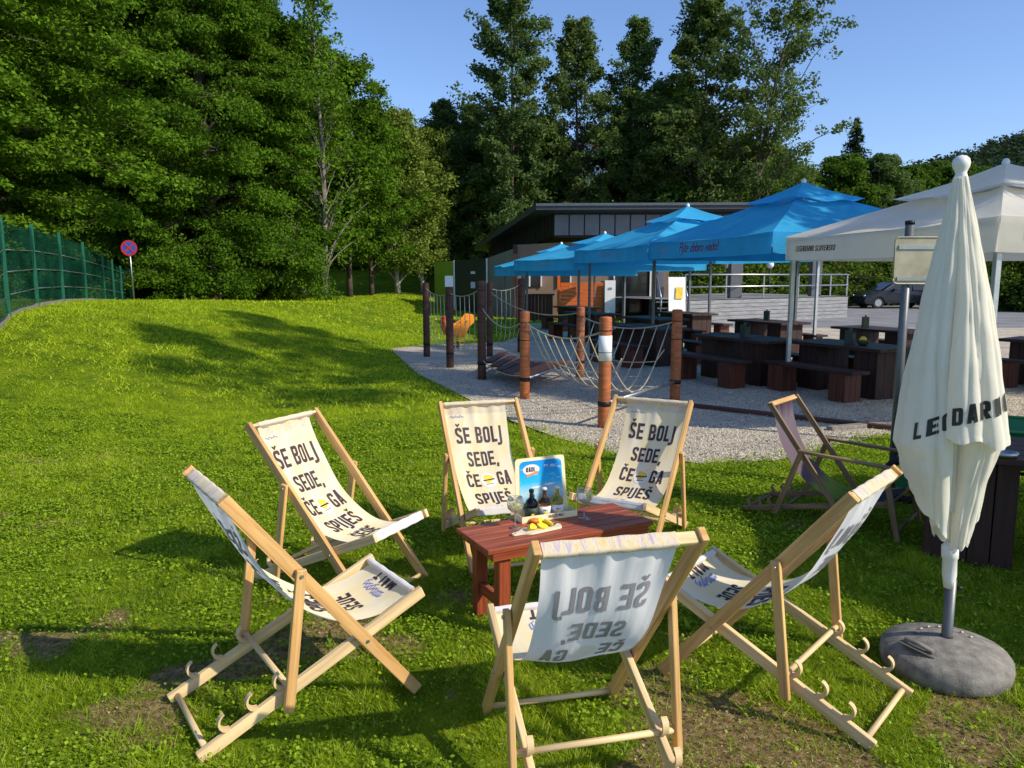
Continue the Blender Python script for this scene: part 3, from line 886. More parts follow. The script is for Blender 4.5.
        return Vector((p.x, 0, p.z)) + n * (z + off) + Vector((0, uu, 0))
    W = .226
    mb = MB()
    NS = 96; NU = 30
    mb.grid(lambda a, b: surf((b - .5) * 2 * W, a * Ltot), NS, NU, uvf=lambda a, b: (b, a * Ltot))
    # wraps round the two bars (hem sleeves)
    for bar, dd, nn, ss, s0 in ((tb, da, nrm, shift, .0), (fb, db, Vector((-db.z, 0, db.x)), shift * .3, 1.2)):
        path = rnd([(-.0265, -.0135), (-.0265, .0135), (.0265, .0135), (.0265, -.0135)], .009, closed=True, seg=3); path.append(path[0])
        npth = len(path) - 1
        def loop(a, b, path=path, npth=npth, bar=bar, dd=dd, nn=nn, ss=ss):
            q = path[int(round(a * npth))]; yy = (b - .5) * 2 * W
            rp = 1 + .05 * math.sin(yy * 60 + ph[4])
            return bar + nn * q.x * rp + dd * q.y * rp + Vector((0, yy + ss, 0))
        mb.grid(loop, npth, 24, uvf=lambda a, b, s0=s0: (b, s0 + a * .075))
    o = mb.build('canvas', M['canvas'], root)
    cl = o
    # make face normals agree: front side = sitter's side
    def col(y_): return y_
    for nm, off, mat, blue, back in (('printed_text', .0022, M['ink'], M['inkblue'], False), ('show_through_text', -.0022, M['inkback'], M['inkback'], True)):
        mb = MB()
        pl = lambda xx, yy: surf(xx, -yy, off)   # reader's right = sitter's left = +u
        for txt, s, hh in (('ŠE BOLJ', .295, .118), ('SEDE,', .465, .108), ('SPIJEŠ', .80, .108), ('SEDE', .955, .095)):
            write(mb, txt, pl, hh, 0, -s, condense=.82)
        write(mb, 'ČE', pl, .108, -.105, -.632, condense=.82); write(mb, 'GA', pl, .108, .122, -.632, condense=.82)
        write(mb, 'MALT', pl, .07, 0, -1.155, t=.17)
        for k in range(4):
            strip(mb, [(-.10 + k * .055, -.835 - .02), (-.065 + k * .055, -.835 - .02)], .004, pl)
        mb.mi = 1
        rr = random.Random(5)
        for k in range(13):
            cx = -.075 + k * .0125; cy = -1.05 + rr.uniform(-.012, .012)
            strip(mb, rnd([(cx, cy), (cx + .012, cy + .02), (cx + .02, cy - .012), (cx + .006, cy - .018)], .008), .005, pl)
        if not back:
            mb.mi = 2; disc(mb, lambda a, b: surf(a, -b, .0018), .005, -.585, .056, .062)
            mb.mi = 3; disc(mb, lambda a, b: surf(a, -b, .0030), .005, -.572, .036, .036, wob=.15)
            mb.mi = 0; strip(mb, [(-.035, -.585), (.05, -.58)], .010, lambda a, b: surf(a, -b, .0042))
            strip(mb, [(-.02, -.62), (.035, -.617)], .005, lambda a, b: surf(a, -b, .0042))
            # faint corner flourish
            mb.mi = 1
            for k in range(6):
                cx = -.19 + k * .016; strip(mb, rnd([(cx, -.10), (cx + .008, -.085 - .01 * (k % 2)), (cx + .02, -.105)], .01), .004, lambda a, b: surf(a, -b, .0022))
        mb.build(nm, [mat, blue, M['whiteprint'], M['lemonprint']], cl)
    return root

GC = 'cream printed deck chairs set round the low table'
deck_chair(-.573, 3.452, R(35.3), 51.8, 'cream deck chair nearest the left edge, its hooked rear rails pointing at the camera', GC, seed=1, n_=.379)
deck_chair(-.643, 4.239, R(-26.9), 49.6, 'cream deck chair on the left facing right, behind the one with its hooks towards us', GC, seed=2, n_=.345)
deck_chair(.026, 4.647, R(-72.1), 47.6, 'cream deck chair facing us behind the cardboard bottle display on the red table', GC, seed=3, n_=.32, shift=-.03)
deck_chair(.608, 4.768, R(-118.2), 47.4, 'cream deck chair behind the right end of the red table, crossed by soft shadows', GC, seed=4, n_=.315, shift=.036)
deck_chair(.158, 3.128, R(103.5), 51.4, 'cream deck chair in front of the table with its back to us, print showing mirrored', GC, seed=5, n_=.359, shift=.034)
deck_chair(.871, 3.59, R(138.3), 51.0, 'cream deck chair beside the grey parasol base, MALT printed on its seat', GC, seed=6, n_=.378)

# armrest deck chair of dark wood further back
def arm_chair(x, y, yaw, label):
    root = empty('deck_chair', (x, y, 0), yaw, label, 'deck chair')
    root.scale = (.88, .88, .88)
    W = .30
    def bm(name, a, b, w=.026, h=.045, mat='greywood', up=(0, 0, 1)):
        mb = MB(); mb.beam(a, b, w, h, up=up); mb.build(name, M[mat], root, .004)
    T = Vector((0, 0, 1.0)); LO = Vector((.62, 0, .13))
    for s in (-1, 1):
        bm('back_rail', (0, s * W, 1.0), (.66, s * W, .10))
        bm('base_rail', (-.22, s * (W - .032), .03), (1.02, s * (W - .032), .30))
        bm('armrest', (.27, s * (W + .035), .63), (.99, s * (W + .035), .60), .045, .024)
        bm('front_leg', (.95, s * (W + .03), .59), (1.08, s * (W + .03), .0))
        bm('prop_leg', (.30, s * (W + .03), .62), (.10, s * (W + .03), .06))
        for d in (.08, .17, .26):
            hk = MB(); c = Vector((-.22 + d, s * (W - .032), .055 + d * .21)); hk.beam(c, c + Vector((-.03, 0, .05)), .022, .02, up=(1, 0, 0)); hk.beam(c + Vector((-.03, 0, .05)), c + Vector((0, 0, .075)), .022, .014, up=(1, 0, 0))
            hk.build('hook', M['greywood'], root, .002)
    mb = MB(); mb.beam((0, -W, .985), (0, W, .985), .045, .022, up=(.6, 0, .8)); mb.build('top_bar', M['pine'], root, .005)
    for nm, p in (('front_bar', (1.0, .31)), ('rear_bar', (-.17, .045)), ('foot_bar', (1.06, .10)), ('prop_bar', (.12, .09))):
        mb = MB(); mb.tube([(p[0], -W, p[1]), (p[0], W, p[1])], .013, 8); mb.build(nm, M['greywood'], root)
    c = [Vector((.0, 0, .99)), Vector((.06, 0, .42)), Vector((.48, 0, .05)), Vector((.99, 0, .335))]
    def f(a, b):
        t = a; p = c[0] * (1 - t) ** 3 + c[1] * 3 * t * (1 - t) ** 2 + c[2] * 3 * t * t * (1 - t) + c[3] * t ** 3
        return (p.x + .004 * math.sin(b * 30), (b - .5) * .44, p.z - .012 * math.sin(math.pi * b) * math.sin(math.pi * a))
    mb = MB(); mb.grid(f, 30, 14, uvf=lambda a, b: (b, a)); mb.build('canvas', M['purple'], root)
arm_chair(2.10, 5.93, R(-40), 'dark wooden deck chair with armrests and purple and lime cloth near the gravel')

# ------------------------------------------------------------------ LOW TABLE AND WHAT STANDS ON IT
TZ = .48; TA = R(27.5)
tc = Vector((.243, 4.09, 0)); tx = Vector((math.cos(TA), math.sin(TA), 0)); ty = Vector((-math.sin(TA), math.cos(TA), 0))
def low_table():
    root = empty('low_table', tc, TA, 'low slatted table of red stained wood in the middle of the deck chairs', 'table')
    L, Wd = 1.02, .40
    n = 5; pw = Wd / n
    for k in range(n):
        mb = MB(); y = -Wd / 2 + pw * (k + .5)
        mb.beam((-L / 2, y, TZ - .0125), (L / 2, y, TZ - .0125), pw - .006, .025); mb.build('top_plank', M['mahog'], root, .003)
    mb = MB()
    for s in (-1, 1):
        mb.beam((-L / 2 + .03, s * (Wd / 2 - .02), TZ - .0465), (L / 2 - .03, s * (Wd / 2 - .02), TZ - .0465), .022, .042)
        mb.beam((s * (L / 2 - .045), -Wd / 2 + .032, TZ - .0465), (s * (L / 2 - .045), Wd / 2 - .032, TZ - .0465), .022, .042)
    mb.build('apron', M['mahog'], root, .003)
    for sx in (-1, 1):
        for sy in (-1, 1):
            mb = MB(); mb.box((sx * (L / 2 - .11), sy * (Wd / 2 - .066), (TZ - .027) / 2), (.065, .065, TZ - .027)); mb.build('leg', M['mahog'], root, .004)
        mb = MB(); mb.beam((sx * (L / 2 - .11), -Wd / 2 + .101, .16), (sx * (L / 2 - .11), Wd / 2 - .101, .16), .03, .06); mb.build('cross_rail', M['mahog'], root, .003)
low_table()
def on_table(x, y, z=TZ): return Vector((x, y, z))

def display_box():
    root = empty('display_box', on_table(.19, 4.215), TA - R(3), 'cream cardboard display with a blue sky picture standing on the red table', 'display box')
    W_, D_ = .345, .105; hb = .335
    card = M['whiteprint']; cream = M['card']
    tilt = .05
    # back panel with bulging shoulders
    out = rnd([(-W_ / 2 - .0, 0), (W_ / 2 + .0, 0), (W_ / 2 - .012, .10), (W_ / 2 - .025, hb), (-W_ / 2 + .012, hb), (-W_ / 2 + .010, .10)], .02, closed=True, seg=3)
    Mx = Matrix.Translation((0, D_ / 2, .0)) @ Matrix.Rotation(R(90) - tilt, 4, 'X')
    mb = MB(); mb.prism([(p.x, p.y) for p in out], .004, Mx); mb.build('back_panel', cream, root)
    pl = lambda x, y, o=.0: Mx @ Vector((x, y, o + .0055))
    pic = rnd([(-.135, .045), (.140, .045), (.128, hb - .018), (-.135, hb - .018)], .03, closed=True)
    mb = MB()
    ps = [(p.x, p.y) for p in pic]; b = len(mb.v)
    for p in ps: mb.v.append(tuple(pl(*p)))
    mb.face(range(len(ps)), [((x + .14) / .28, y / hb) for x, y in ps]); mb.build('picture', M['skyprint'], root)
    mb = MB(); P2 = lambda x, y: pl(x, y, .001)
    mb.mi = 1; disc(mb, P2, -.063, .268, .052, .03)
    mb.mi = 0; strip(mb, [(-.095, .232), (-.02, .252)], .013, lambda x, y: pl(x, y, .0018))
    mb.mi = 2; write(mb, 'RADL', lambda x, y: pl(x, y, .0026), .026, -.066, .256, t=.18)
    mb.mi = 1; write(mb, 'MALT', P2, .016, .078, .272); write(mb, 'OPOL', P2, .012, .03, .278)
    for cx, cy in ((-.03, .165), (.05, .175)): disc(mb, P2, cx, cy, .035, .006)
    mb.build('picture_lettering', [M['orangeprint'], M['whiteprint'], M['ink']], root)
    # tray
    mb = MB(); t = .003; th = .032
    mb.box((0, 0, .0025), (W_, D_, .004))
    mb.box((0, -D_ / 2, th / 2 + .005), (W_, t, th)); mb.box((-W_ / 2 + t, -.002, th / 2 + .005), (t, D_ - .008, th)); mb.box((W_ / 2 - t, -.002, th / 2 + .005), (t, D_ - .008, th))
    mb.build('tray', cream, root, .0008)
    mb = MB(); write(mb, 'RADLER MALT', lambda x, y: Vector((x, -D_ / 2 - .0025, y)), .016, .04, .014); mb.build('tray_lettering', M['ink'], root)
    return root
def more_mats():
    m, nt, b, out = new_mat('blue summer sky print')
    uv = coords(nt, 'UV'); sep = N(nt, 'ShaderNodeSeparateXYZ'); nt.links.new(uv, sep.inputs[0])
    n = noise(nt, coords(nt, 'UV', (2.2, 6, 1)), 1.3, 5, .6)
    base = ramp(nt, sep.outputs[1], [(.15, (.10, .38, .50)), (.40, (.42, .68, .78)), (.58, (.03, .48, .85)), (.95, (.01, .28, .75))]).outputs[0]
    k = ramp(nt, n, [(.56, (0, 0, 0)), (.72, (.8, .8, .8))]).outputs[0]
    nt.links.new(mix(nt, k, base, (.80, .86, .88)), b.inputs['Base Color']); b.inputs['Roughness'].default_value = .7; b.inputs['Specular IOR Level'].default_value = .1
    M['skyprint'] = m
    M['card'] = plain('cream printed card', (.86, .77, .48), .7, var=.05)
    M['bread'] = plain('pale wooden board', (.76, .66, .50), .6, var=.08)
    M['lemon'] = plain('lemon flesh', (.85, .70, .05), .35, var=.2, scale=60)
    M['lemonpeel'] = plain('lemon peel', (.88, .60, .02), .4, var=.05, scale=60)
    M['apricot'] = plain('orange fruit', (.80, .22, .03), .4, var=.15, scale=50)
more_mats()
display_box()
def dsp(x, y, z=.006):
    p = Vector((.19, 4.215, TZ)); a = TA - R(3)
    return p + Vector((math.cos(a) * x - math.sin(a) * y, math.sin(a) * x + math.cos(a) * y, z))
def bottle(p, mat, label, capm, labm):
    root = empty('bottle', p, 0, label, 'bottle', None)
    pr = [(.0, 0), (.030, 0), (.035, .003), (.0365, .012), (.0365, .078), (.034, .096), (.026, .111), (.014, .121), (.0115, .128), (.0115, .150), (.0135, .151), (.0135, .156), (.0115, .157), (.0, .157)]
    mb = MB(); mb.lathe(pr, n=28); mb.build('body', mat, root)
    mb = MB(); mb.lathe([(.0369, .022), (.0369, .070)], n=28); mb.build('label', labm, root)
    mb = MB(); mb.lathe([(.0, .170), (.012, .170), (.0142, .166), (.0148, .158), (.0137, .158)], n=18); mb.build('cap', capm, root)
    mb = MB(); mb.mi = 0
    f = lambda x, y: Vector((.0373 * math.sin(x / .0373 + .2), -.0373 * math.cos(x / .0373 + .2), y))
    write(mb, 'MALT', f, .011, 0, .044); mb.mi = 1; disc(mb, f, 0, .034, .010, .006); mb.build('label_print', [M['ink'], M['lemonprint']], root)
bottle(dsp(-.094, -.008), M['botblack'], 'almost black squat bottle with a dark label in the cardboard display', M['blackmetal'], M['darklabel'] if 'darklabel' in M else M['caddy'])
bottle(dsp(-.014, -.008), M['botbrown'], 'brown squat bottle with a white label, middle one in the display', M['whiteprint'], M['whiteprint'])
bottle(dsp(.066, -.008), M['botamber'], 'amber yellow squat bottle with a pale label in the cardboard display', M['whiteprint'], M['paper'])
# half an apricot-coloured fruit leaning on the display
def fruit():
    mb = MB(); mb.lathe([(0, 0), (.018, .002), (.027, .010), (.029, .018), (.024, .024), (.010, .027), (0, .0275)], n=20)
    o = mb.build('orange_fruit', M['apricot'], None, loc=dsp(-.105, -.062, 0)); tag(o, 'small orange fruit half lying in front of the black bottle', 'fruit')
fruit()
def board():
    a = R(33); root = empty('serving_board', (.135, 3.985, TZ), a, 'small pale wooden serving board with a handle and lemon slices on it', 'serving board')
    o = rnd([(-.16, -.012), (-.105, -.02), (-.07, -.047), (.13, -.047), (.155, 0), (.13, .047), (-.07, .047), (-.105, .02), (-.16, .012)], .018, closed=True)
    mb = MB(); mb.prism([(p.x, p.y) for p in o], .011, Matrix.Translation((0, 0, .001))); mb.build('board', M['bread'], root, .002)
    mb = MB(); mb.lathe([(.006, .0125), (.0, .0126)], c=(-.14, 0, 0), n=12); mb.build('hanging_hole', M['concdark'], root)
    def at(x, y, z): return Vector((.135 + math.cos(a) * x - math.sin(a) * y, 3.985 + math.sin(a) * x + math.cos(a) * y, TZ + z))
    labs = ['lemon wedge nearest the handle of the serving board', 'lemon slice lying flat in the middle of the board', 'lemon slice leaning at the back of the lemon pile',
            'lemon slice resting on top of the lemon pile', 'lemon slice leaning nearest the mint on the board']
    for i, (x, y, z, tx_, ty_, rz, wd) in enumerate(((-.045, -.008, .014, 1.0, .2, .3, 1), (.015, .004, .013, 0, 0, 0, 0), (.04, .016, .034, .9, .1, .5, 0), (.03, -.006, .026, .35, -.2, .8, 0), (.07, .0, .030, .8, .4, 1.6, 0))):
        r = empty('lemon_slice', at(x, y, z), 0, labs[i], 'lemon slice', 'lemon slices on the serving board'); r.rotation_euler = (tx_, ty_, rz + a)
        n = 24; hs = .5 if wd else 1
        prm = [(.030 * math.cos(2 * math.pi * hs * k / n), .030 * math.sin(2 * math.pi * hs * k / n)) for k in range(n + (1 if wd else 0))]
        mb = MB(); mb.prism(prm, .005 if not wd else .022, Matrix.Translation((0, 0, -.0025))); mb.build('peel', M['lemonpeel'], r)
        mb = MB(); mb.prism([(x_ * .9, y_ * .9) for x_, y_ in prm], .0062 if not wd else .0235, Matrix.Translation((0, 0, -.0031))); mb.build('flesh', M['lemon'], r)
    mb = MB(); rg = random.Random(3)
    for k in range(9):
        aa = k / 9 * 6.28; L = .016 + .010 * rg.random(); e = rg.uniform(.2, .9)
        d = Vector((math.cos(aa), math.sin(aa), e)); c = Vector((0, 0, .002)); s = Vector((-math.sin(aa), math.cos(aa), 0)) * L * .38
        b = len(mb.v)
        for p in (c, c + d * L * .5 + s, c + d * L, c + d * L * .5 - s): mb.v.append(tuple(p))
        mb.face((b, b + 1, b + 2, b + 3))
    o = mb.build('mint_sprig', M['mintleaf'], None, loc=at(.105, -.006, .013)); tag(o, 'green mint sprig at the wide end of the serving board', 'herb')
board()
def goblet(x, y, label, fill):
    root = empty('wine_glass', (x, y, TZ), 0, label, 'wine glass', None)
    outer = [(.0, .0), (.036, .0), (.0365, .0015), (.010, .005), (.0042, .012), (.0036, .05), (.0042, .078), (.010, .085), (.026, .093), (.040, .108), (.0455, .128), (.044, .150), (.0385, .172)]
    inner = [(.0373, .172), (.0428, .150), (.0443, .128), (.0388, .109), (.025, .0945), (.009, .0872), (.0, .0865)]
    mb = MB(); mb.lathe(outer + inner, n=32); mb.build('glass_body', M['glass'], root)
    if fill:
        mb = MB(); mb.lathe([(0, .0869), (.0088, .0876), (.0245, .0950), (.0382, .1093), (.0436, .127), (0, .127)], n=32); mb.build('drink', M['drink'], root)
        mb = MB(); mb.lathe([(0, .1275), (.022, .1275), (.022, .1315), (0, .1315)], c=(.008, .004, 0), n=18); mb.build('lemon_garnish', M['lemon'], root)
    else:
        r = MB(); n = 18
        r.prism([(.02 * math.cos(2 * math.pi * k / n), .02 * math.sin(2 * math.pi * k / n)) for k in range(n)], .004, Matrix.Translation((.026, -.022, .140)) @ Matrix.Rotation(1.2, 4, 'X')); r.build('lemon_garnish', M['lemon'], root)
        mb = MB(); mb.lathe([(0, .0869), (.0088, .0876), (.0245, .0950), (.032, .1010), (0, .101)], n=32); mb.build('drink', M['drink'], root)
goblet(.018, 4.03, 'wine glass of pale lemonade at the left front of the table', True)
goblet(.405, 4.20, 'wine glass with a lemon slice right of the cardboard display', False)

# ------------------------------------------------------------------ CLOSED PARASOL AND ITS FOOT
def closed_parasol():
    bx, by = 2.03, 3.42
    foot = empty('parasol_base', (bx, by, 0), R(-12), 'round grey granular parasol base with a recessed carrying handle', 'parasol base')
    mb = MB(); mb.lathe([(.0, .0), (.258, .0), (.276, .015), (.280, .060), (.276, .085), (.258, .108), (.16, .140), (.07, .156), (.045, .160), (0, .160)], n=48); mb.build('weight', M['concrete'], foot, 0)
    # recess and handle, seen towards us on the left
    for s, (ax, ay) in (('a', (-.165, -.075)),):
        mb = MB(); Mx = Matrix.Translation((ax + .02, ay - .02, .134)) @ Matrix.Rotation(R(14), 4, 'Y') @ Matrix.Rotation(R(-28), 4, 'Z')
        mb.prism([(p.x, p.y) for p in rnd([(-.085, -.055), (.085, -.055), (.06, .05), (-.06, .05)], .02, closed=True)], .004, Mx); mb.build('handle_recess', M['concdark'], foot)
        mb = MB(); P = lambda x, y, z: Mx @ Vector((x, y, z)); mb.tube([P(-.06, -.02, .0), P(-.055, -.022, .02), P(0, -.026, .026), P(.055, -.022, .02), P(.06, -.02, .0)], .011, 8); mb.build('carrying_handle', M['concrete'], foot)
    for k in range(7):
        a = .3 + k * .42; mb = MB(); mb.lathe([(.009, .0), (0, .0015)], n=8, c=(.12 * math.cos(a), .12 * math.sin(a), .1535 - .0))
        mb.build('drain_spot', M['bread'], foot)
    mb = MB(); mb.lathe([(.0, .158), (.03, .158), (.0235, .172), (.0235, .44), (.0, .44)], n=20); mb.build('socket_tube', M['greymetal'], foot)
    mb = MB(); mb.tube([(.024, 0, .40), (.05, 0, .40)], .008, 8); mb.build('clamp_screw', M['blackmetal'], foot)
    root = empty('closed_parasol', (bx, by, 0), 0, 'closed cream parasol with black lettering standing in the grey base', 'parasol'); root.rotation_euler = (0, R(-2.9), 0); root.location.x += .012
    mb = MB(); mb.lathe([(.0175, .44), (.0175, 2.26)], n=16); mb.build('pole', M['white'], root)
    mb = MB(); mb.lathe([(.0, .40), (.024, .401), (.027, .44), (.031, .46), (.031, .54), (.036, .545), (.036, .60), (.03, .605), (.02, .62)], n=20); mb.build('sleeve', M['white'], root)
    mb = MB(); mb.lathe([(0, .0), (.02, .0), (.026, .02), (.022, .03), (.026, .042), (.033, .056), (.036, .072), (.032, .090), (.020, .102), (0, .107)], c=(0, 0, 2.235), n=24); mb.build('finial', M['white'], root)
    # cloth: lobes wrapped round the pole; each lobe (angle, half angle, hem z, radius at hem, top)
    toC = math.atan2(-by, -bx)      # direction to the viewer
    def env(z):                      # outer radius of the folded cloth
        return float(np.interp(z, [.55, .70, .92, 1.10, 1.45, 1.8, 2.1, 2.26], [.075, .120, .172, .238, .196, .130, .062, .027]))
    rg = random.Random(4)
    # offset angle from the viewer direction (deg, + = right), half width, hem at left, hem at right, radius factor, edge tuck
    lob = [(-44, 45, 1.03, .66, 1.13, .62), (34, 42, 1.12, 1.13, 1.10, .72), (98, 32, 1.14, 1.10, .90, .55), (136, 36, 1.10, 1.08, .9, .5), (178, 36, 1.05, 1.1, .92, .5), (-135, 38, 1.08, 1.0, .92, .5), (-98, 34, 1.05, 1.02, 1.0, .5)]
    inner = [(-8, 30, .70, .80, .62, .5), (44, 40, .62, .60, .92, .45), (88, 30, .64, .86, .85, .4), (-100, 40, .62, .7, .75, .4), (160, 44, .66, .7, .7, .4)]
    mb = MB()
    def lobe(c, hw, ha, hb_, rf, r0):
        c = toC + R(c); hw = R(hw); ph = rg.random() * 6; low_ = ha < .9 and hb_ < .9
        def f(a, b):
            t = (b - .5) * 2
            hz = ha + (hb_ - ha) * b + .012 * math.sin(b * 17 + ph) + .02 * math.sin(b * 5 + ph)
            z = 2.25 + (hz - 2.25) * a
            e = env(max(z, 1.02)) * rf if not low_ else env(max(z, .5)) * rf * .96
            if z < 1.0 and not low_: e *= 1 - .52 * (1.0 - z) / .4
            fold = r0 + (1 - r0) * (1 - abs(t) ** 3.5)
            rr = e * fold
            cr = abs(math.sin(t * 3.6 + ph + .5 * math.sin(z * 4))); rr -= .10 * e * (1 - cr) ** 2.2
            cr2 = abs(math.sin(t * 8.3 + ph * 2 + z * 1.3)); rr -= .045 * e * (1 - cr2) ** 2
            rr += .003 * math.sin(z * 13 + ph + b * 7) * a + .0012 * math.sin(z * 31 + b * 15)
            rr = max(rr, .022)
            an = c + t * hw * (1 + .10 * math.sin(z * 6 + ph)) + .06 * math.sin(z * 3.3 + ph)
            return Vector((rr * math.cos(an), rr * math.sin(an), z))
        mb.grid(f, 70, 44)
        # stitched hem: a narrow doubled edge
        def hm(a, b):
            p = f(1 - .016 * (1 - a), b); n = Vector((p.x, p.y, 0)).normalized(); return p + n * .0016
        mb.grid(hm, 1, 44)
        return f
    fs = [lobe(*l) for l in lob]
    for l in inner: lobe(*l)
    cl = mb.build('canopy_cloth', M['cream'], root)
    # lettering follows the two front lobes
    tm = MB()
    def onlobe(f, wd, bc):
        def pl(x, z):
            b = min(max(bc + x / wd, 0), 1); top_, bot = 0.0, 1.0
            for _ in range(18):
                m_ = (top_ + bot) / 2
                if f(m_, b).z > z: top_ = m_
                else: bot = m_
            p = f((top_ + bot) / 2, b); n = Vector((p.x, p.y, 0)).normalized()
            return p + n * .004
        return pl
    pa = onlobe(fs[0], .36, .80); pb = onlobe(fs[1], .35, .5)
    write(tm, 'LEG', lambda x, y: pa(x, y + .45 * x), .074, .0, 1.160, t=.2, gap=.18, condense=.95)
    write(tm, 'DARNO', lambda x, y: pb(x, y + .26 * x), .074, .0, 1.235, t=.2, gap=.18, condense=1.0)
    tm.build('lettering', M['inkblack'], cl)
closed_parasol()

# ------------------------------------------------------------------ SQUARE CANOPIES OVER THE TERRACE
def canopy(name, c, u, v, wu, wv, ez, az, mat, label, cat, group, legs=(1, 1, 1, 1), tier=.32, val=.35, texts=(), seed=0, legmat='alu', leg_in=.14, notch=False):
    """c = centre (x,y); u = unit dir along the row, v = unit dir away from it to the right; wu, wv sizes"""
    u = Vector((*u, 0)).normalized(); v = Vector((*v, 0)).normalized()
    root = empty(name, (c[0], c[1], 0), 0, label, cat, group)
    hu, hv = wu / 2 - .02, wv / 2 - .02
    corner = [(-hu, -hv), (hu, -hv), (hu, hv), (-hu, hv)]
    P = lambda a, b, z: u * a + v * b + Vector((0, 0, z))
    rg = random.Random(seed)
    ph = [rg.random() * 6 for _ in range(8)]
    t0 = 1 - tier
    mb = MB()
    for k in range(4):
        A = corner[k]; B = corner[(k + 1) % 4]
        def f(a, b, A=A, B=B, k=k):
            q = b * (1 - tier * .72)          # 0 eave .. up
            x = A[0] * (1 - a) + B[0] * a; y = A[1] * (1 - a) + B[1] * a
            z = ez + (az - .14 - ez) * q
            sag = -.16 * (4 * a * (1 - a)) ** .8 * math.sin(math.pi * min(1, q * .9 + .1)) * .7
            wr = .02 * math.sin(a * 13 + ph[k] + q * 5) * (1 - q) + .014 * math.sin(a * 7 - q * 9 + ph[k + 2])
            e = 4 * a * (1 - a)
            return P(x * (1 - q), y * (1 - q), z + sag + wr * e)
        mb.grid(f, 22, 14)
    roof = mb.build('roof_cloth', mat, root)
    mb = MB()
    for k in range(4):
        A = corner[k]; B = corner[(k + 1) % 4]
        def f(a, b, A=A, B=B, k=k):
            q = b; s = tier * 1.12
            x = (A[0] * (1 - a) + B[0] * a) * s * (1 - q); y = (A[1] * (1 - a) + B[1] * a) * s * (1 - q)
            z0 = ez + (az - ez) * (1 - tier) - .02
            return P(x, y, z0 + (az - z0) * q - .05 * math.sin(math.pi * a) * (1 - q) - .03 * math.sin(math.pi * q))
        mb.grid(f, 10, 6)
    mb.build('vent_cap', mat, root)
    mb = MB(); mb.lathe([(0, az - .06), (.04, az - .05), (.05, az + .01), (.03, az + .05), (0, az + .06)], n=12); mb.build('top_knob', M['white'], root)
    for k in range(4):
        A = corner[k]; B = corner[(k + 1) % 4]
        nrm = Vector(((A[0] + B[0]), (A[1] + B[1]))).normalized()
        def f(a, b, A=A, B=B, k=k, nrm=nrm, off=0):
            x = A[0] * (1 - a) + B[0] * a; y = A[1] * (1 - a) + B[1] * a
            e = min(1, 4 * a * (1 - a) * 2.2)
            o = .004 + off + b * (.03 * math.sin(a * 11 + ph[k]) + .018 * math.sin(a * 27 + ph[k + 1]) + .05 * e * .4)
            dz = 0
            if notch: dz = .05 * abs(math.sin(a * math.pi * 4))
            h = val * (1 - .10 * math.sin(math.pi * a)) - dz
            return P(x + nrm.x * o, y + nrm.y * o, ez - h * b - (.05 * math.sin(math.pi * a) ** .8))
        mb = MB(); mb.grid(f, 30, 4); vo = mb.build('valance', mat, root)
        for (side, kind, txt, pos, hh, mt, sl) in texts:
            if side != k: continue
            wlen = (Vector(A) - Vector(B)).length
            tm = MB()
            pl = lambda X_, Y_: f(min(max(pos - X_ / wlen, 0), 1), min(max((val * .62 - Y_) / val, 0), 1), off=.006)
            if kind == 'flip': pl = lambda X_, Y_: f(min(max(pos + X_ / wlen, 0), 1), min(max((val * .62 - Y_) / val, 0), 1), off=.006)
            if txt == '*logo':
                for q in range(3): strip(tm, rnd([(-.28 + q * .1, .02), (-.22 + q * .1, .12), (-.12 + q * .12, .0), (-.05 + q * .12, .11)], .05), .018, pl)
                disc(tm, pl, -.02, .06, .06, .05)
                tm.build('emblem', M[mt], vo)
            else:
                if kind in ('script', 'scriptflip'):
                    script(tm, txt, pl, hh)
                else: write(tm, txt, pl, hh, 0, 0, t=.17, gap=.16, slant=sl, condense=1.1)
                tm.build('lettering', M[mt], vo)
    # frame: perimeter bars, hip bars, legs
    fr = MB()
    for k in range(4):
        A = corner[k]; B = corner[(k + 1) % 4]; s = .985
        fr.beam(P(A[0] * s, A[1] * s, ez - .06), P(B[0] * s, B[1] * s, ez - .06), .025, .04)
        fr.beam(P(A[0] * s, A[1] * s, ez - .03), P(0, 0, az - .30), .025, .035)
    fr.build('roof_frame', M[legmat], root)
    for k in range(4):
        if not legs[k]: continue
        A = corner[k]; s = 1 - leg_in / hu
        mb = MB(); p = P(A[0] * s, A[1] * s, 0)
        mb.beam(p, p + Vector((0, 0, ez - .05)), .06, .06, up=u)
        mb.beam(p + Vector((0, 0, .0)), p + Vector((0, 0, .012)), .2, .2, up=u)
        mb.build('leg', M[legmat], root, .004)
    return root

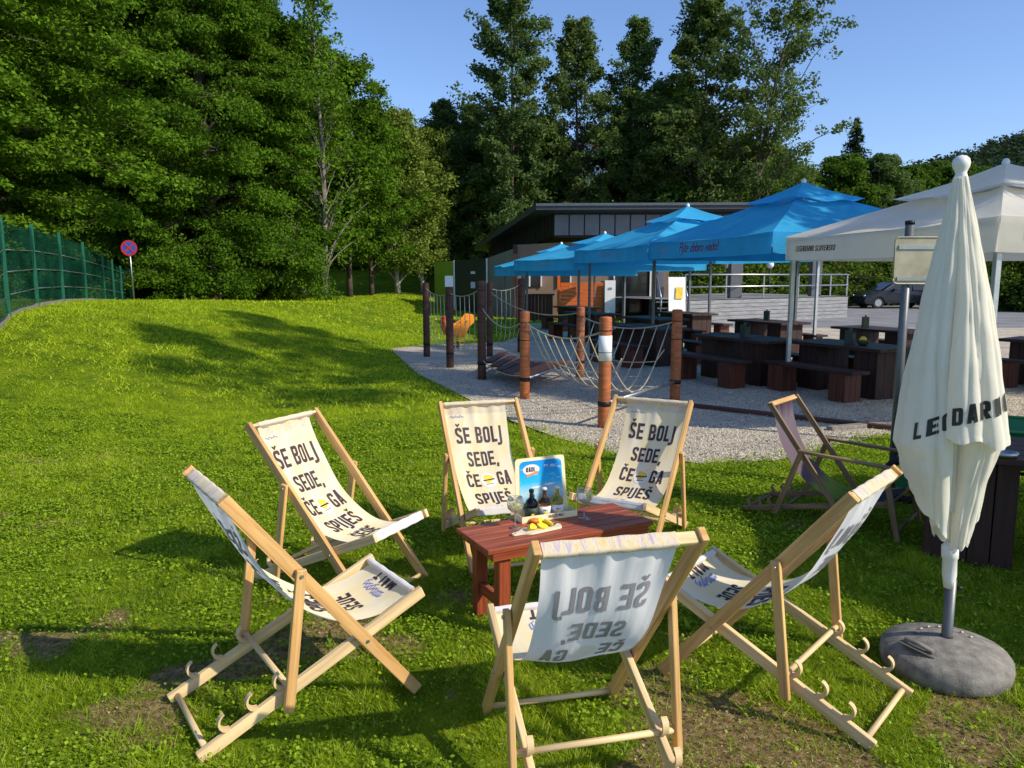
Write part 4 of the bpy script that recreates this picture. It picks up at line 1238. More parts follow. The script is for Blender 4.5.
def script(mb, txt, place, h):
    """rounded lower-case hand lettering for the valances"""
    W_ = {'p': [rnd([(0, -.35), (0, .55)], .1), rnd([(.09, .5), (.38, .5), (.38, .05), (.09, .05)], .16)], 'P': [[(0, 0), (0, 1)], rnd([(.1, .93), (.5, .93), (.5, .45), (.1, .45)], .2)],
          'i': [[(.05, 0), (.05, .55)], [(.05, .70), (.05, .80)]], 'j': [rnd([(.12, .55), (.12, -.3), (-.12, -.3)], .14), [(.12, .70), (.12, .80)]],
          't': [rnd([(.08, .85), (.08, .05), (.28, .05)], .1), [(.15, .55), (.30, .55)]], 'e': [rnd([(.06, .30), (.40, .30), (.40, .55), (.0, .55), (.0, .03), (.38, .03)], .12)],
          'd': [rnd([(.30, .5), (.0, .5), (.0, .03), (.30, .03)], .15), [(.38, 0), (.38, .95)]], 'o': None, 'b': [[(0, 0), (0, .95)], rnd([(.08, .5), (.40, .5), (.40, .03), (.08, .03)], .15)],
          'r': [[(0, 0), (0, .55)], rnd([(.08, .42), (.14, .53), (.32, .53)], .08)], 'v': [[(0, .55), (.18, .02), (.36, .55)]], '!': [[(.08, .3), (.08, .95)], [(.08, 0), (.08, .14)]], ' ': []}
    x = 0; items = []
    for c in txt:
        g = W_.get(c, [])
        if c == 'o': items.append((x, rnd([(.02, .03), (.38, .03), (.38, .52), (.02, .52)], .17, closed=True), True)); wd = .42
        else:
            for q in g or []: items.append((x, q, False))
            wd = {'i': .12, 'j': .18, 't': .28, '!': .16, ' ': .28, 'r': .32}.get(c, .42)
        x += wd + .13
    for x0, q, cl in items:
        strip(mb, q, .13, lambda a, b, x0=x0: place((x0 + a - x / 2) * h * .9 + .06 * b * h, b * h), cl)

GB = 'bright blue square canopies over the terrace tables'
N_ = [Vector((4.85, 7.85)), Vector((4.27, 12.35)), Vector((3.06, 16.75)), Vector((1.84, 21.4)), Vector((.20, 25.9)), Vector((-.55, 30.2))]
def unitv(a, b): d = (b - a).normalized(); return d
# white one
d = unitv(N_[0], N_[1]); v = Vector((d.y, -d.x)); c = (N_[0] + N_[1]) / 2 + v * 1.85
canopy('square_canopy', c, d, v, (N_[1] - N_[0]).length, 3.7, 2.42, 3.27, M['whitetent'], 'large white square canopy with black lettering, nearest over the terrace', 'canopy', None,
       texts=((0, 'block', 'LEGENDARNO SLOVENSKO', .80, .085, 'inkblack', .1), (3, 'block', 'LEGENDARNO', .80, .13, 'inkblack', 0)), seed=1, leg_in=.10, val=.36, tier=.42)
lab = ['blue square canopy beside the white one, largest and nearest of the blue row', 'second blue square canopy, next beyond the largest blue one', 'third blue square canopy in the receding row, its knob against the grey panels',
       'farthest and smallest blue square canopy, at the left end of the row']
EZ = [2.52, 2.50, 2.32, 2.16]; AZ_ = [3.60, 3.54, 3.12, 2.96]
for k in range(4):
    a, b = N_[k + 1] + Vector((-.14, .1)), N_[k + 2] + Vector((-.16, .1)); d = unitv(a, b); v = Vector((d.y, -d.x)); c = (a + b) / 2 + v * 2.15
    canopy('square_canopy', c, d, v, (b - a).length - .05, 4.3, EZ[k], AZ_[k], M['bluetent'], lab[k], 'canopy', GB,
           texts=((0, 'script', 'Pijte dobro vodo!', .52, .20, 'inkred', 0), (0, 'block', '*logo', .84, .2, 'inkpale', 0)) if k == 0 else ((0, 'script', 'Pijte dobro vodo!', .45, .17, 'inkpale', 0),), seed=k + 3, legmat='greymetal' if k > 0 else 'alu', leg_in=.35 if k else .14, legs=(0, 0, 1, 1) if k == 0 else (1, 1, 1, 1))
# open white parasol beyond the right edge of the picture, casting its shade on the grass
def open_parasol(x, y):
    root = empty('open_parasol', (x, y, 0), R(12), 'open cream parasol on a centre pole just right of the picture', 'parasol')
    mb = MB()
    for k in range(8):
        a0 = k * math.pi / 4; a1 = a0 + math.pi / 4
        def f(a, b):
            r = 1.95 * b; an = a0 + (a1 - a0) * a; fl = math.cos(math.pi / 8) / math.cos(an - (a0 + a1) / 2)
            return (r * fl * math.cos(an), r * fl * math.sin(an), 2.75 - .55 * b ** 1.15 - .06 * math.sin(math.pi * a) * b)
        mb.grid(f, 6, 8)
    mb.build('canopy_cloth', M['cream'], root)
    mb = MB(); mb.tube([(0, 0, .1), (0, 0, 2.72)], .022, 12); mb.build('pole', M['white'], root)
    mb = MB()
    for k in range(8):
        an = k * math.pi / 4; mb.tube([(0, 0, 2.66), (1.9 * math.cos(an), 1.9 * math.sin(an), 2.16)], .008, 5)
    mb.build('ribs', M['white'], root)
    mb = MB(); mb.lathe([(0, 0), (.28, 0), (.30, .05), (.26, .11), (.05, .15), (0, .15)], n=28); mb.build('weight', M['concrete'], root)
open_parasol(6.0, 3.75)

# ------------------------------------------------------------------ PICNIC TABLES
def plank_block(mb, cx, cy, w, d, z0, z1, nw=4):
    """upright planks forming a box shaped pedestal"""
    pw = w / nw
    for k in range(nw):
        for s in (-1, 1):
            mb.box((cx - w / 2 + pw * (k + .5), cy + s * (d / 2 - .015), (z0 + z1) / 2), (pw - .008, .03, z1 - z0))
    nd = max(1, int(d / .12)); pd = (d - .066) / nd
    for k in range(nd):
        for s in (-1, 1):
            mb.box((cx + s * (w / 2 - .015), cy - d / 2 + .033 + pd * (k + .5), (z0 + z1) / 2), (.028, pd - .008, z1 - z0))
def picnic_table():
    root = empty('picnic_table', (0, 0, 0), 0)
    for k in range(5):
        mb = MB(); mb.beam((-.36 + .18 * k * 1.0, -.9, .735), (-.36 + .18 * k, .9, .735), .172, .05); mb.build('top_plank', M['darkwood'], root, .004)
    for s in (-1, 1):
        mb = MB(); plank_block(mb, 0, s * .55, .66, .42, 0, .706); mb.build('pedestal', M['darkwood'], root)
    return root
def bench():
    root = empty('bench', (0, 0, 0), 0)
    for k in range(2):
        mb = MB(); mb.beam((-.09 + .18 * k, -.9, .435), (-.09 + .18 * k, .9, .435), .172, .045); mb.build('seat_plank', M['darkwood'], root, .004)
    for s in (-1, 1):
        mb = MB(); plank_block(mb, 0, s * .62, .32, .30, 0, .408, 3); mb.build('pedestal', M['redwood'], root)
    return root
tdir = math.atan2(.91, -.42) - math.pi / 2
tabs = [(4.05, 13.45, 'with a green box, nearest left under the white canopy', 0), (5.30, 12.05, 'with a fruit bowl, behind the closed parasol', 0), (6.0, 18.2, 'between two canopy legs with a small green box on it', 0),
        (7.45, 15.6, 'in front of the dark parked car', 0), (3.55, 19.6, 'under the second blue canopy', 0), (4.95, 22.2, 'beside the grey deck steps', 0), (2.25, 22.2, 'just behind the rope bridge posts', 0),
        (9.1, 12.6, 'at the right edge beyond the white canopy leg', .2), (2.2, 26.3, 'in front of the orange plank screen', 0), (2.85, 16.2, 'right behind the near rope bridge', 0)]
SH = ['nearest left under the white canopy', 'behind the closed parasol', 'between two canopy legs', 'before the dark parked car', 'under the second blue canopy', 'beside the deck steps', 'behind the rope bridge posts', 'at the right edge', 'before the orange screen', 'right behind the rope bridge']
pt = None; bn = None
for i, (x, y, txt, dr) in enumerate(tabs):
    if pt is None: pt = picnic_table(); t = pt
    else: t = copy_tree(pt)
    t.location = (x, y, 0.012); t.rotation_euler = (0, 0, tdir + dr); tag(t, 'dark brown picnic table ' + txt, 'table', 'dark brown picnic tables on the terrace')
    for s, nm in ((-1, 'left'), (1, 'right')):
        if bn is None: bn = bench(); b = bn
        else: b = copy_tree(bn)
        off = Vector((math.cos(tdir + dr), math.sin(tdir + dr), 0)) * s * .80
        b.location = (x + off.x, y + off.y, .012); b.rotation_euler = (0, 0, tdir + dr)
        tag(b, 'dark bench %s of the picnic table %s' % (nm, SH[i]), 'bench', 'dark benches beside the picnic tables')
caddm = None
for i, (x, y, lab_) in enumerate(((4.0, 13.3, 'dark green menu box on the nearest left picnic table'), (5.2, 11.9, 'dark green menu box beside the bowl on the table behind the parasol'), (6.0, 18.3, 'small dark green menu box on the middle far table'), (7.15, 15.7, 'dark green menu box on the table before the parked car'))):
    r = empty('menu_box', (x, y, .775), tdir + .3 * i, lab_, 'menu box', 'menu boxes on the picnic tables')
    mb = MB()
    for s in (-1, 1): mb.box((s * .055, 0, .11), (.012, .12, .22)); mb.box((0, s * .055, .09), (.096, .012, .18))
    mb.build('holder', M['caddy'], r, .002)
    mb = MB(); mb.box((0, 0, .14), (.07, .02, .23)); mb.build('cards', M['caddy'], r)
r = empty('fruit_bowl', (5.32, 11.72, .775), 0, 'small round yellow green bowl on the table behind the closed parasol', 'bowl')
mb = MB(); mb.lathe([(0, 0), (.05, .0), (.09, .04), (.10, .08), (.09, .085), (.07, .05), (0, .04)], n=20); mb.build('dish', M['caddy'], r)
mb = MB(); mb.lathe([(0, .04), (.05, .06), (.055, .10), (.03, .13), (0, .135)], n=12); mb.build('fruit', M['lemonprint'], r)

# dark table at the right edge with an ashtray, and the green barrow behind it
root = empty('picnic_table', (3.42, 4.75, 0), R(-30), 'dark wooden table at the right edge behind the closed parasol', 'table')
for k in range(5):
    mb = MB(); mb.beam((-.8, -.32 + .16 * k, .715), (.8, -.32 + .16 * k, .715), .152, .04); mb.build('top_plank', M['darkwood'], root, .004)
for s in (-1, 1):
    mb = MB(); plank_block(mb, s * .45, 0, .5, .56, 0, .694); mb.build('pedestal', M['darkwood'], root)
r = empty('ashtray', (3.0, 4.62, .735), 0, 'round grey ashtray on the dark table at the right edge', 'ashtray')
mb = MB(); mb.lathe([(0, 0), (.06, 0), (.075, .012), (.078, .03), (.068, .032), (.060, .012), (0, .010)], n=24); mb.build('dish', M['steel'], r)
root = empty('wheelbarrow', (3.72, 5.75, 0), R(150), 'green wheelbarrow with a black wheel behind the dark table at the right edge', 'wheelbarrow')
mb = MB()
def tub(a, b):
    an = a * 2 * math.pi; q = b
    r = (.26 + .16 * q); ex = 1.35
    x = r * ex * math.copysign(abs(math.cos(an)) ** .7, math.cos(an)); y = r * .85 * math.copysign(abs(math.sin(an)) ** .7, math.sin(an))
    return (x, y, .42 + .30 * q)
mb.grid(tub, 28, 5); mb.lathe([(0, .42), (.26, .42)], n=20); mb.build('tub', M['greenplastic'], root)
mb = MB(); mb.tube([tub(k / 28, 1) for k in range(29)], .012, 6); mb.build('rim', M['greenplastic'], root)
mb = MB(); n = 24; mb.tube([(.62 + .17 * math.cos(2 * math.pi * k / n), 0, .20 + .17 * math.sin(2 * math.pi * k / n)) for k in range(n + 1)], .035, 8); wh = mb.build('wheel', M['rubber'], root)
mb = MB(); mb.tube([(.62, -.03, .20), (.62, .03, .20)], .10, 16); mb.build('rim', M['greenplastic'], wh)
for s in (-1, 1):
    mb = MB(); mb.tube([(.62, s * .06, .20), (.2, s * .16, .38), (-.45, s * .24, .40), (-.85, s * .28, .55)], .014, 6); mb.build('handle', M['blackmetal'], root)
    mb = MB(); mb.tube([(-.28, s * .21, .40), (-.32, s * .23, .0)], .014, 6); mb.build('leg', M['blackmetal'], root)

# ------------------------------------------------------------------ ROPE PLAYGROUND
GP = 'round wooden posts of the rope course'
posts = {}
def post(key, x, y, h, mat, label, r=.075, band=False):
    root = empty('playground_post', (x, y, 0), random.random() * 6, label, 'post', GP)
    mb = MB(); mb.lathe([(r * 1.02, -.1), (r, .1), (r * .99, h - .02), (r * .9, h), (0, h + .006)], n=24); mb.build('shaft', M[mat], root)
    for z in (.30, h - .16, h - .42):
        mb = MB(); mb.lathe([(r + .003, z - (.03 if z < .4 else .006)), (r + .006, z), (r + .003, z + (.03 if z < .4 else .006))], n=24); mb.build('clamp_ring', M['blackmetal'], root)
    if band:
        mb = MB(); mb.lathe([(r + .004, h - .52), (r + .004, h - .22)], n=24); mb.build('white_band', M['paper'], root)
    posts[key] = Vector((x, y, 0)), h
post('a', 1.11, 9.2, 1.34, 'postwood', 'orange round post with a white band, nearest of the rope course', .076, True)
post('b', 2.37, 11.14, 1.34, 'postwood', 'orange round post at the right end of the rope bridge')
post('c', .19, 11.41, 1.30, 'postwood', 'orange round post at the left end of the rope bridge')
post('d', 1.22, 13.8, 1.27, 'postwood', 'short orange round post behind the rope bridge, before the plank screen')
post('e', -.53, 13.53, 1.73, 'postdark', 'tall brown round post beside the hanging planks')
post('f', -.50, 17.4, 1.66, 'postdark', 'thin looking brown post just behind the tall one by the planks', .07)
post('g', -1.23, 15.31, 1.60, 'postdark', 'brown round post with a white notice on top')
post('h', -1.92, 17.4, 1.66, 'postdark', 'farthest brown round post at the left end of the gravel')
post('i', .22, 18.4, 1.75, 'postdark', 'brown round post directly under the farthest blue canopy', .09)
# notice
root = empty('notice', (-1.23, 15.31, 1.60), R(-5), 'small white paper notice on the top of a brown post', 'notice')
mb = MB(); mb.box((0, -.02, .11), (.16, .012, .21)); mb.build('sheet', M['paper'], root)
mb = MB(); mb.box((0, -.004, .04), (.03, .014, .16)); mb.build('stem', M['greymetal'], root)

def sagline(p, q, sag, n=14):
    return [p.lerp(q, k / n) - Vector((0, 0, sag * 4 * (k / n) * (1 - k / n))) for k in range(n + 1)]
def rope(name, pts, label, cat='rope', r=.009, group='pale ropes of the rope course', parent=None):
    mb = MB(); mb.tube(pts, r, 6); o = mb.build(name, M['rope'], parent)
    if not parent: tag(o, label, cat, group)
    return o
def top(k, dz=-.16): return posts[k][0] + Vector((0, 0, posts[k][1] + dz))
bridge = empty('rope_bridge', (0, 0, 0), 0, 'sagging rope net bridge hung between four orange posts', 'rope bridge')
Lr = sagline(top('c'), top('a'), .16, 24); Rr_ = sagline(top('d'), top('b'), .16, 24)
rope('handrail_rope', Lr, '', parent=bridge, r=.011); rope('handrail_rope', Rr_, '', parent=bridge, r=.011)
def utrans(t):
    i = t * 24; k = min(23, int(i)); a = Lr[k].lerp(Lr[k + 1], i - k); b = Rr_[k].lerp(Rr_[k + 1], i - k)
    zf = .30 - .10 * math.sin(math.pi * t)
    pts = []
    for j in range(17):
        s = j / 16; c = a.lerp(b, s)
        u_ = (2 * s - 1); z = zf + (c.z - zf) * (abs(u_) ** 3.2)
        # floor pinched to the middle
        c2 = Vector((c.x, c.y, z)); mid = a.lerp(b, .5); f = .72 if abs(u_) < .98 else 1
        w_ = (abs(u_) ** 1.8) if abs(u_) > 0 else 0
        c2.x = mid.x + (c.x - mid.x) * (.45 + .55 * w_); c2.y = mid.y + (c.y - mid.y) * (.45 + .55 * w_)
        pts.append(c2)
    return pts
UT = [utrans((k + .6) / 9.2) for k in range(9)]
for p in UT: rope('cross_rope', p, '', parent=bridge, r=.009)
for j in (2, 5, 7, 8, 9, 11, 14):
    rope('long_rope', [posts['c'][0] .lerp(posts['d'][0], .5 + (j - 8) * .05) + Vector((0, 0, .32 if 4 < j < 12 else .8))] + [p[j] for p in UT] + [posts['a'][0].lerp(posts['b'][0], .5 + (j - 8) * .05) + Vector((0, 0, .32 if 4 < j < 12 else .8))], '', parent=bridge, r=.008)
for a, b in (('a', 'b'), ('c', 'd')):
    p, q = posts[a][0] + Vector((0, 0, .30)), posts[b][0] + Vector((0, 0, .30)); dd = (q - p).normalized() * .08
    mb = MB(); mb.tube([p + dd, q - dd], .022, 10); mb.build('end_bar', M['steel'], bridge)
# hanging planks between the tall post side and the bridge
hp = empty('plank_walk', (0, 0, 0), 0, 'hanging walk of dark planks between the tall brown post and the rope bridge', 'plank walk')
pa0, pa1 = posts['e'][0], posts['c'][0]; pb0, pb1 = posts['e'][0].lerp(posts['f'][0], .55) + Vector((.25, 0, 0)), posts['d'][0]
for k in range(7):
    t = (k + .7) / 7.6; a = pa0.lerp(pa1, t); b = pb0.lerp(pb1, t); c = a.lerp(b, .12); e = a.lerp(b, .88); z = .34 - .12 * math.sin(math.pi * t)
    mb = MB(); mb.beam((c.x, c.y, z), (e.x, e.y, z), .17, .04); mb.build('plank', M['postwood'] if k > 4 else M['postdark'], hp, .005)
rope('chain', sagline(pa0 + Vector((0, 0, .36)), pa1 + Vector((0, 0, .36)), .10), '', parent=hp, r=.008)
rope('handrail_rope', sagline(top('e', -.45), top('c', -.12), .22), '', parent=hp, r=.010)
rope('handrail_rope', sagline(top('f', -.2), top('d', -.1), .22), '', parent=hp, r=.010)
# loop ropes between the far posts
lp = empty('loop_rope_course', (0, 0, 0), 0, 'row of thin hanging loop ropes strung between the brown posts', 'rope course')
for a, b in (('h', 'g'), ('g', 'e'), ('f', 'i')):
    p, q = top(a, -.12), top(b, -.12); ln = sagline(p, q, .10); rope('top_rope', ln, '', parent=lp, r=.009)
    for k in (3, 5, 7, 9, 11):
        c = ln[k]; rope('hanging_rope', [c, c + Vector((.01, 0, -.5)), c + Vector((-.015, .02, -1.02)), c + Vector((.06, 0, -1.15)), c + Vector((.10, .02, -.95))], '', parent=lp, r=.007)
# low kerb beam in the gravel
mb = MB(); mb.beam((2.4, 10.7, .03), (4.6, 8.95, .03), .10, .07); o = mb.build('edging_beam', M['postdark'], None, .01); tag(o, 'long dark timber edging beam lying across the gravel', 'edging')
mb = MB(); mb.beam((3.75, 9.0, .03), (4.9, 9.45, .03), .10, .06); o = mb.build('edging_beam', M['concrete'], None, .01); tag(o, 'pale kerb stone at the end of the gravel behind the dark deck chair', 'edging')

# spring toy
root = empty('spring_rider', (-1.42, 19.7, 0), R(25), 'orange, red and yellow plastic riding toy behind the post with the notice', 'spring rider'); root.scale = (.72, .72, .82)
mb = MB(); mb.tube([(.10 * math.cos(k * .7), .10 * math.sin(k * .7), .02 + k * .007) for k in range(52)], .014, 6); mb.build('spring', M['blackmetal'], root)
def slab(poly, y0, th, mat, name):
    mb = MB(); mb.prism([(p.x, p.y) for p in rnd(poly, .06, closed=True)], th, Matrix.Translation((0, y0, 0)) @ Matrix.Rotation(R(90), 4, 'X')); return mb.build(name, M[mat], root, .006)
for s in (-.14, .18):
    slab([(-.42, .40), (.30, .36), (.40, .62), (.62, .78), (.60, 1.02), (.40, 1.05), (.22, .86), (-.10, .70), (-.48, .86)], s, .04, 'orangeplastic', 'side_panel')
slab([(-.30, .44), (.22, .42), (.10, .68), (-.30, .66)], .12, .22, 'redplastic', 'seat')
slab([(-.52, .55), (-.36, .50), (-.34, .98), (-.50, .96)], .13, .24, 'redplastic', 'backrest')
slab([(-.20, .18), (.34, .18), (.30, .40), (-.18, .40)], .12, .22, 'yellowplastic', 'base_block')
mb = MB(); mb.tube([(.34, -.30, .84), (.34, .30, .84)], .02, 8); mb.build('handlebar', M['yellowplastic'], root)

# ------------------------------------------------------------------ SIGN SEEN FROM BEHIND
root = empty('road_sign', (3.20, 6.35, 0), 0, 'road sign seen from behind on a grey pole, beside the closed parasol', 'road sign')
mb = MB(); mb.tube([(0, 0, 0), (0, 0, 2.24)], .034, 16); mb.build('pole', M['greymetal'], root)
mb = MB(); mb.lathe([(0, 2.23), (.037, 2.232), (.037, 2.262), (0, 2.266)], n=16); mb.build('pole_cap', M['blackmetal'], root)
mb = MB(); o = rnd([(-.13, 1.76), (.34, 1.76), (.34, 2.13), (-.13, 2.13)], .04, closed=True)
mb.prism([(p.x, p.y) for p in o], .004, Matrix.Translation((0, -.040, 0)) @ Matrix.Rotation(R(90), 4, 'X')); sp = mb.build('sign_plate', M['signback'], root)
mb = MB(); ring = [(p.x, -.046, p.y) for p in o]; mb.tube(ring + [ring[0]], .007, 6); mb.build('folded_edge', M['signback'], sp)
for z in (1.80, 2.05):
    mb = MB(); mb.beam((-.10, -.0475, z), (.30, -.0475, z), .012, .03); mb.build('bracket', M['steel'], root)
    mb = MB(); mb.lathe([(.036, z - .018), (.040, z - .018), (.040, z + .018), (.036, z + .018)], n=16); mb.build('clamp_ring', M['steel'], root)

# no stopping sign by the fence
zs = float(ground_z(-14.6, 30))
root = empty('road_sign', (-14.6, 30, zs), R(8), 'round blue no stopping sign with red ring and cross on a thin pole', 'road sign')
mb = MB(); mb.tube([(.05, 0, -.1), (0, 0, 2.34)], .028, 10); mb.build('pole', M['steel'], root)
def vdisc(r0, r1, y, name, mat, cz=2.06):
    mb = MB(); n = 32; b = 0
    for k in range(n):
        a = 2 * math.pi * k / n
        mb.v.append((r0 * math.cos(a), y, cz + r0 * math.sin(a))); mb.v.append((r1 * math.cos(a), y, cz + r1 * math.sin(a)))
    for k in range(n):
        j = (k + 1) % n; mb.face((2 * k, 2 * j, 2 * j + 1, 2 * k + 1))
    return mb.build(name, mat, root)
M['signblue'] = plain('sign blue', (.03, .12, .52), .4, var=.05); M['signred'] = plain('sign red', (.62, .03, .04), .4, var=.05)
mb = MB(); mb.tube([(0, -.031, 2.06), (0, -.040, 2.06)], .30, 32); mb.build('disc', M['signblue'], root)
vdisc(.24, .298, -.043, 'red_ring', M['signred'])
mb = MB(); mb.beam((-.17, -.044, 1.89), (.17, -.044, 2.23), .004, .055, up=(-1, 0, 1)); mb.build('red_bar', M['signred'], root)
mb = MB(); mb.beam((.17, -.049, 1.89), (-.17, -.049, 2.23), .004, .055, up=(1, 0, 1)); mb.build('red_bar', M['signred'], root)

# ------------------------------------------------------------------ GREEN FENCE
def net_mat():
    m = bpy.data.materials.new('green shade net'); m.use_nodes = True; nt = m.node_tree; nt.nodes.clear()
    out = N(nt, 'ShaderNodeOutputMaterial'); ms = N(nt, 'ShaderNodeMixShader'); ms.inputs[0].default_value = .62
    t = N(nt, 'ShaderNodeBsdfTransparent'); d = N(nt, 'ShaderNodeBsdfDiffuse')
    n = noise(nt, coords(nt), 1.3, 4); r = ramp(nt, n, [(.3, (.004, .030, .018)), (.75, (.012, .085, .05))])
    nt.links.new(r.outputs[0], d.inputs[0]); nt.links.new(t.outputs[0], ms.inputs[1]); nt.links.new(d.outputs[0], ms.inputs[2]); nt.links.new(ms.outputs[0], out.inputs[0]); return m
M['net'] = net_mat()
fp = [(-7.9, 11.4), (-9.26, 14.3), (-10.6, 17.4), (-11.85, 20.6), (-13.1, 24.0), (-14.2, 27.2), (-15.2, 29.8), (-16.0, 32.0), (-16.7, 34.2)]
root = empty('green_fence', (0, 0, 0), 0, 'long green net fence with steel posts climbing the lawn at the left edge', 'fence')
zb = [float(ground_z(x, y)) for x, y in fp]
for (x, y), z in zip(fp, zb):
    mb = MB(); mb.beam((x, y, z - .2), (x, y, z + 1.82 - .34 * sm((y - 22) / 12)), .07, .07, up=(.4, -.9, 0)); mb.build('post', M['fencegreen'], root, .004)
for k in range(len(fp) - 1):
    a = Vector((*fp[k], zb[k])); b = Vector((*fp[k + 1], zb[k + 1])); d = (b - a).normalized() * .05
    for nm, z0, z1, mt, off in (('net_panel', .10, 1.74, 'net', 0), ('kerb_slab', -.15, .09, 'concrete', 0)):
        mb = MB()
        if nm == 'kerb_slab': mb.beam(a + d + Vector((0, 0, -.03)), b - d + Vector((0, 0, -.03)), .06, .24)
        else:
            def f(p, q, a=a + d, b=b - d):
                c = a.lerp(b, p); z1 = 1.74 - .34 * sm((c.y - 22) / 12)
                return (c.x + .03 * math.sin(p * 9 + q * 5 + k), c.y + .02 * math.sin(q * 8 + p * 3), c.z + z0 + (z1 - z0) * q - .03 * math.sin(math.pi * p) * q)
            mb.grid(f, 10, 6)
        mb.build(nm, M[mt], root)
    for z in (.42, .84, 1.24):
        mb = MB(); e = Vector((.03, -.04, z)); mb.tube([a + d + e, b - d + e], .011 if z < 1.7 else .016, 5); mb.build('tension_rail', M['steel'], root)

# ------------------------------------------------------------------ THE BAR BUILDING
root = empty('bar_building', (0, 0, 0), 0, 'low bar building with slanting metal roof, grey seamed panels and tan walls', 'building')
def wallq(name, pts, mat, th=.0):
    mb = MB(); mb.v = [tuple(p) for p in pts]; mb.face(range(len(pts))); return mb.build(name, M[mat], root)
S0 = Vector((1.75, 33.0, 0)); S1 = Vector((-1.35, 45.2, 0)); E0 = Vector((10.0, 32.75, 0)); E1 = Vector((7.2, 45.5, 0))
def up_(p, z): return Vector((p.x, p.y, z))
# upper storey
wallq('side_cladding', [up_(S0, 3.48), up_(S1, 2.36), up_(S1, 3.42), up_(S0, 4.46)], 'cladding')
mb = MB(); sd_ = (S1 - S0)
for k in range(1, 26):
    t = k / 26; p = S0 + sd_ * t; mb.beam(up_(p, 3.48 - 1.12 * t) + Vector((-.02, 0, 0)), up_(p, 4.46 - 1.04 * t) + Vector((-.02, 0, 0)), .03, .03, up=(1, 0, 0))
mb.build('side_seams', M['blackmetal'], root)
mb = MB(); n = 13
for k in range(n):
    a = S0.lerp(E0, k / n); b = S0.lerp(E0, (k + 1) / n); dd = (b - a)
    mb.beam(up_(a + dd * .04, 3.90), up_(b - dd * .04, 3.90), .05, .84)
mb.build('metal_panels', M['panel'], root, .008)
wallq('upper_front', [up_(S0, 3.4) + Vector((0, .06, 0)), up_(E0, 3.4) + Vector((0, .06, 0)), up_(E0, 4.5) + Vector((0, .06, 0)), up_(S0, 4.5) + Vector((0, .06, 0))], 'cladding')
wallq('soffit', [up_(S0, 3.42), up_(E0, 3.42), up_(E1, 2.3), up_(S1, 2.3)], 'cladding')
# roof with overhang
r0, r1, r2, r3 = Vector((.98, 32.2, 4.72)), Vector((10.4, 31.9, 4.74)), Vector((7.6, 46, 3.5)), Vector((-2.2, 46, 3.5))
mb = MB(); mb.v = [tuple(p) for p in (r0, r1, r2, r3)] + [tuple(p - Vector((0, 0, .26))) for p in (r0, r1, r2, r3)]
mb.face((0, 1, 2, 3)); mb.face((7, 6, 5, 4)); mb.face((4, 5, 1, 0)); mb.face((5, 6, 2, 1)); mb.face((6, 7, 3, 2)); mb.face((7, 4, 0, 3)); mb.build('roof', M['fascia'], root)
mb = MB(); mb.beam(r0 + Vector((0, -.03, -.06)), r1 + Vector((0, -.03, -.06)), .06, .10); mb.build('gutter', M['greymetal'], root)
# lower walls
A0 = Vector((.10, 33.4, 0)); A1 = Vector((-1.13, 36.45, 0)); A2 = Vector((-2.98, 40.95, 0)); A3 = Vector((-4.4, 44.4, 0))
wallq('front_wall', [up_(A0, 0), Vector((6.7, 33.4, 0)), Vector((6.7, 33.4, 3.42)), up_(A0, 3.1)], 'tanwall')
wallq('side_wall', [up_(A0, 0), up_(A1, 0), up_(A1, 2.62), up_(A0, 2.95)], 'greywall')
wallq('door_wall', [up_(A1, 0), up_(A2, 0), up_(A2, 2.56), up_(A1, 2.62)], 'bluedoor')
wallq('green_wall', [up_(A2, 0), up_(A3, 0), up_(A3, 2.56), up_(A2, 2.56)], 'greenwall')
wallq('annex_roof', [up_(A1, 2.63), up_(A3, 2.57), Vector((2, 44.4, 2.6)), Vector((1.5, 36.4, 2.7))], 'fascia')
mb = MB()
for p in (A1, A2): mb.beam(up_(p, 0) + Vector((-.04, -.04, 0)), up_(p, 2.6) + Vector((-.04, -.04, 0)), .07, .07)
mb.build('corner_post', M['steel'], root)
for t, z in ((.35, 1.95), (.35, 1.35)):
    p = A1.lerp(A2, t); mb = MB(); mb.box((p.x - .12, p.y - .05, z), (.22, .02, .12 if z > 1.5 else .3)); mb.build('wall_notice', M['paper'], root)
for x0, x1, z0, z1, nm in ((.75, 1.25, 1.35, 2.15, 'window'), (2.0, 2.5, 1.35, 2.1, 'window'), (4.35, 5.9, .0, 2.2, 'door_opening')):
    mb = MB(); mb.beam(((x0 + x1) / 2, 33.36, z0), ((x0 + x1) / 2, 33.36, z1), x1 - x0, .04, up=(0, 1, 0)); w_ = mb.build(nm, M['glassdark'], root)
    mb = MB()
    for q in ((x0, x0), (x1, x1)): mb.beam((q[0], 33.33, z0), (q[1], 33.33, z1), .06, .07, up=(0, 1, 0))
    mb.beam((x0 - .03, 33.33, z1 + .03), (x1 + .03, 33.33, z1 + .03), .07, .06)
    mb.build('frame', M['white'], w_)
mb = MB(); mb.beam((.14, 33.3, 0), (.14, 33.3, 3.08), .18, .18, up=(0, 1, 0)); mb.build('corner_column', M['darkwood'], root)
for x_ in (6.1, ):
    mb = MB(); mb.beam((x_ - .0, 32.2, 0), (x_, 32.2, 3.3), .28, .28, up=(0, 1, 0)); mb.build('column', M['panel'], root, .01)
# chimney with fittings
mb = MB(); mb.box((1.2, 38.5, 3.55), (.5, .5, .7)); ch = mb.build('chimney', M['blackmetal'], root)

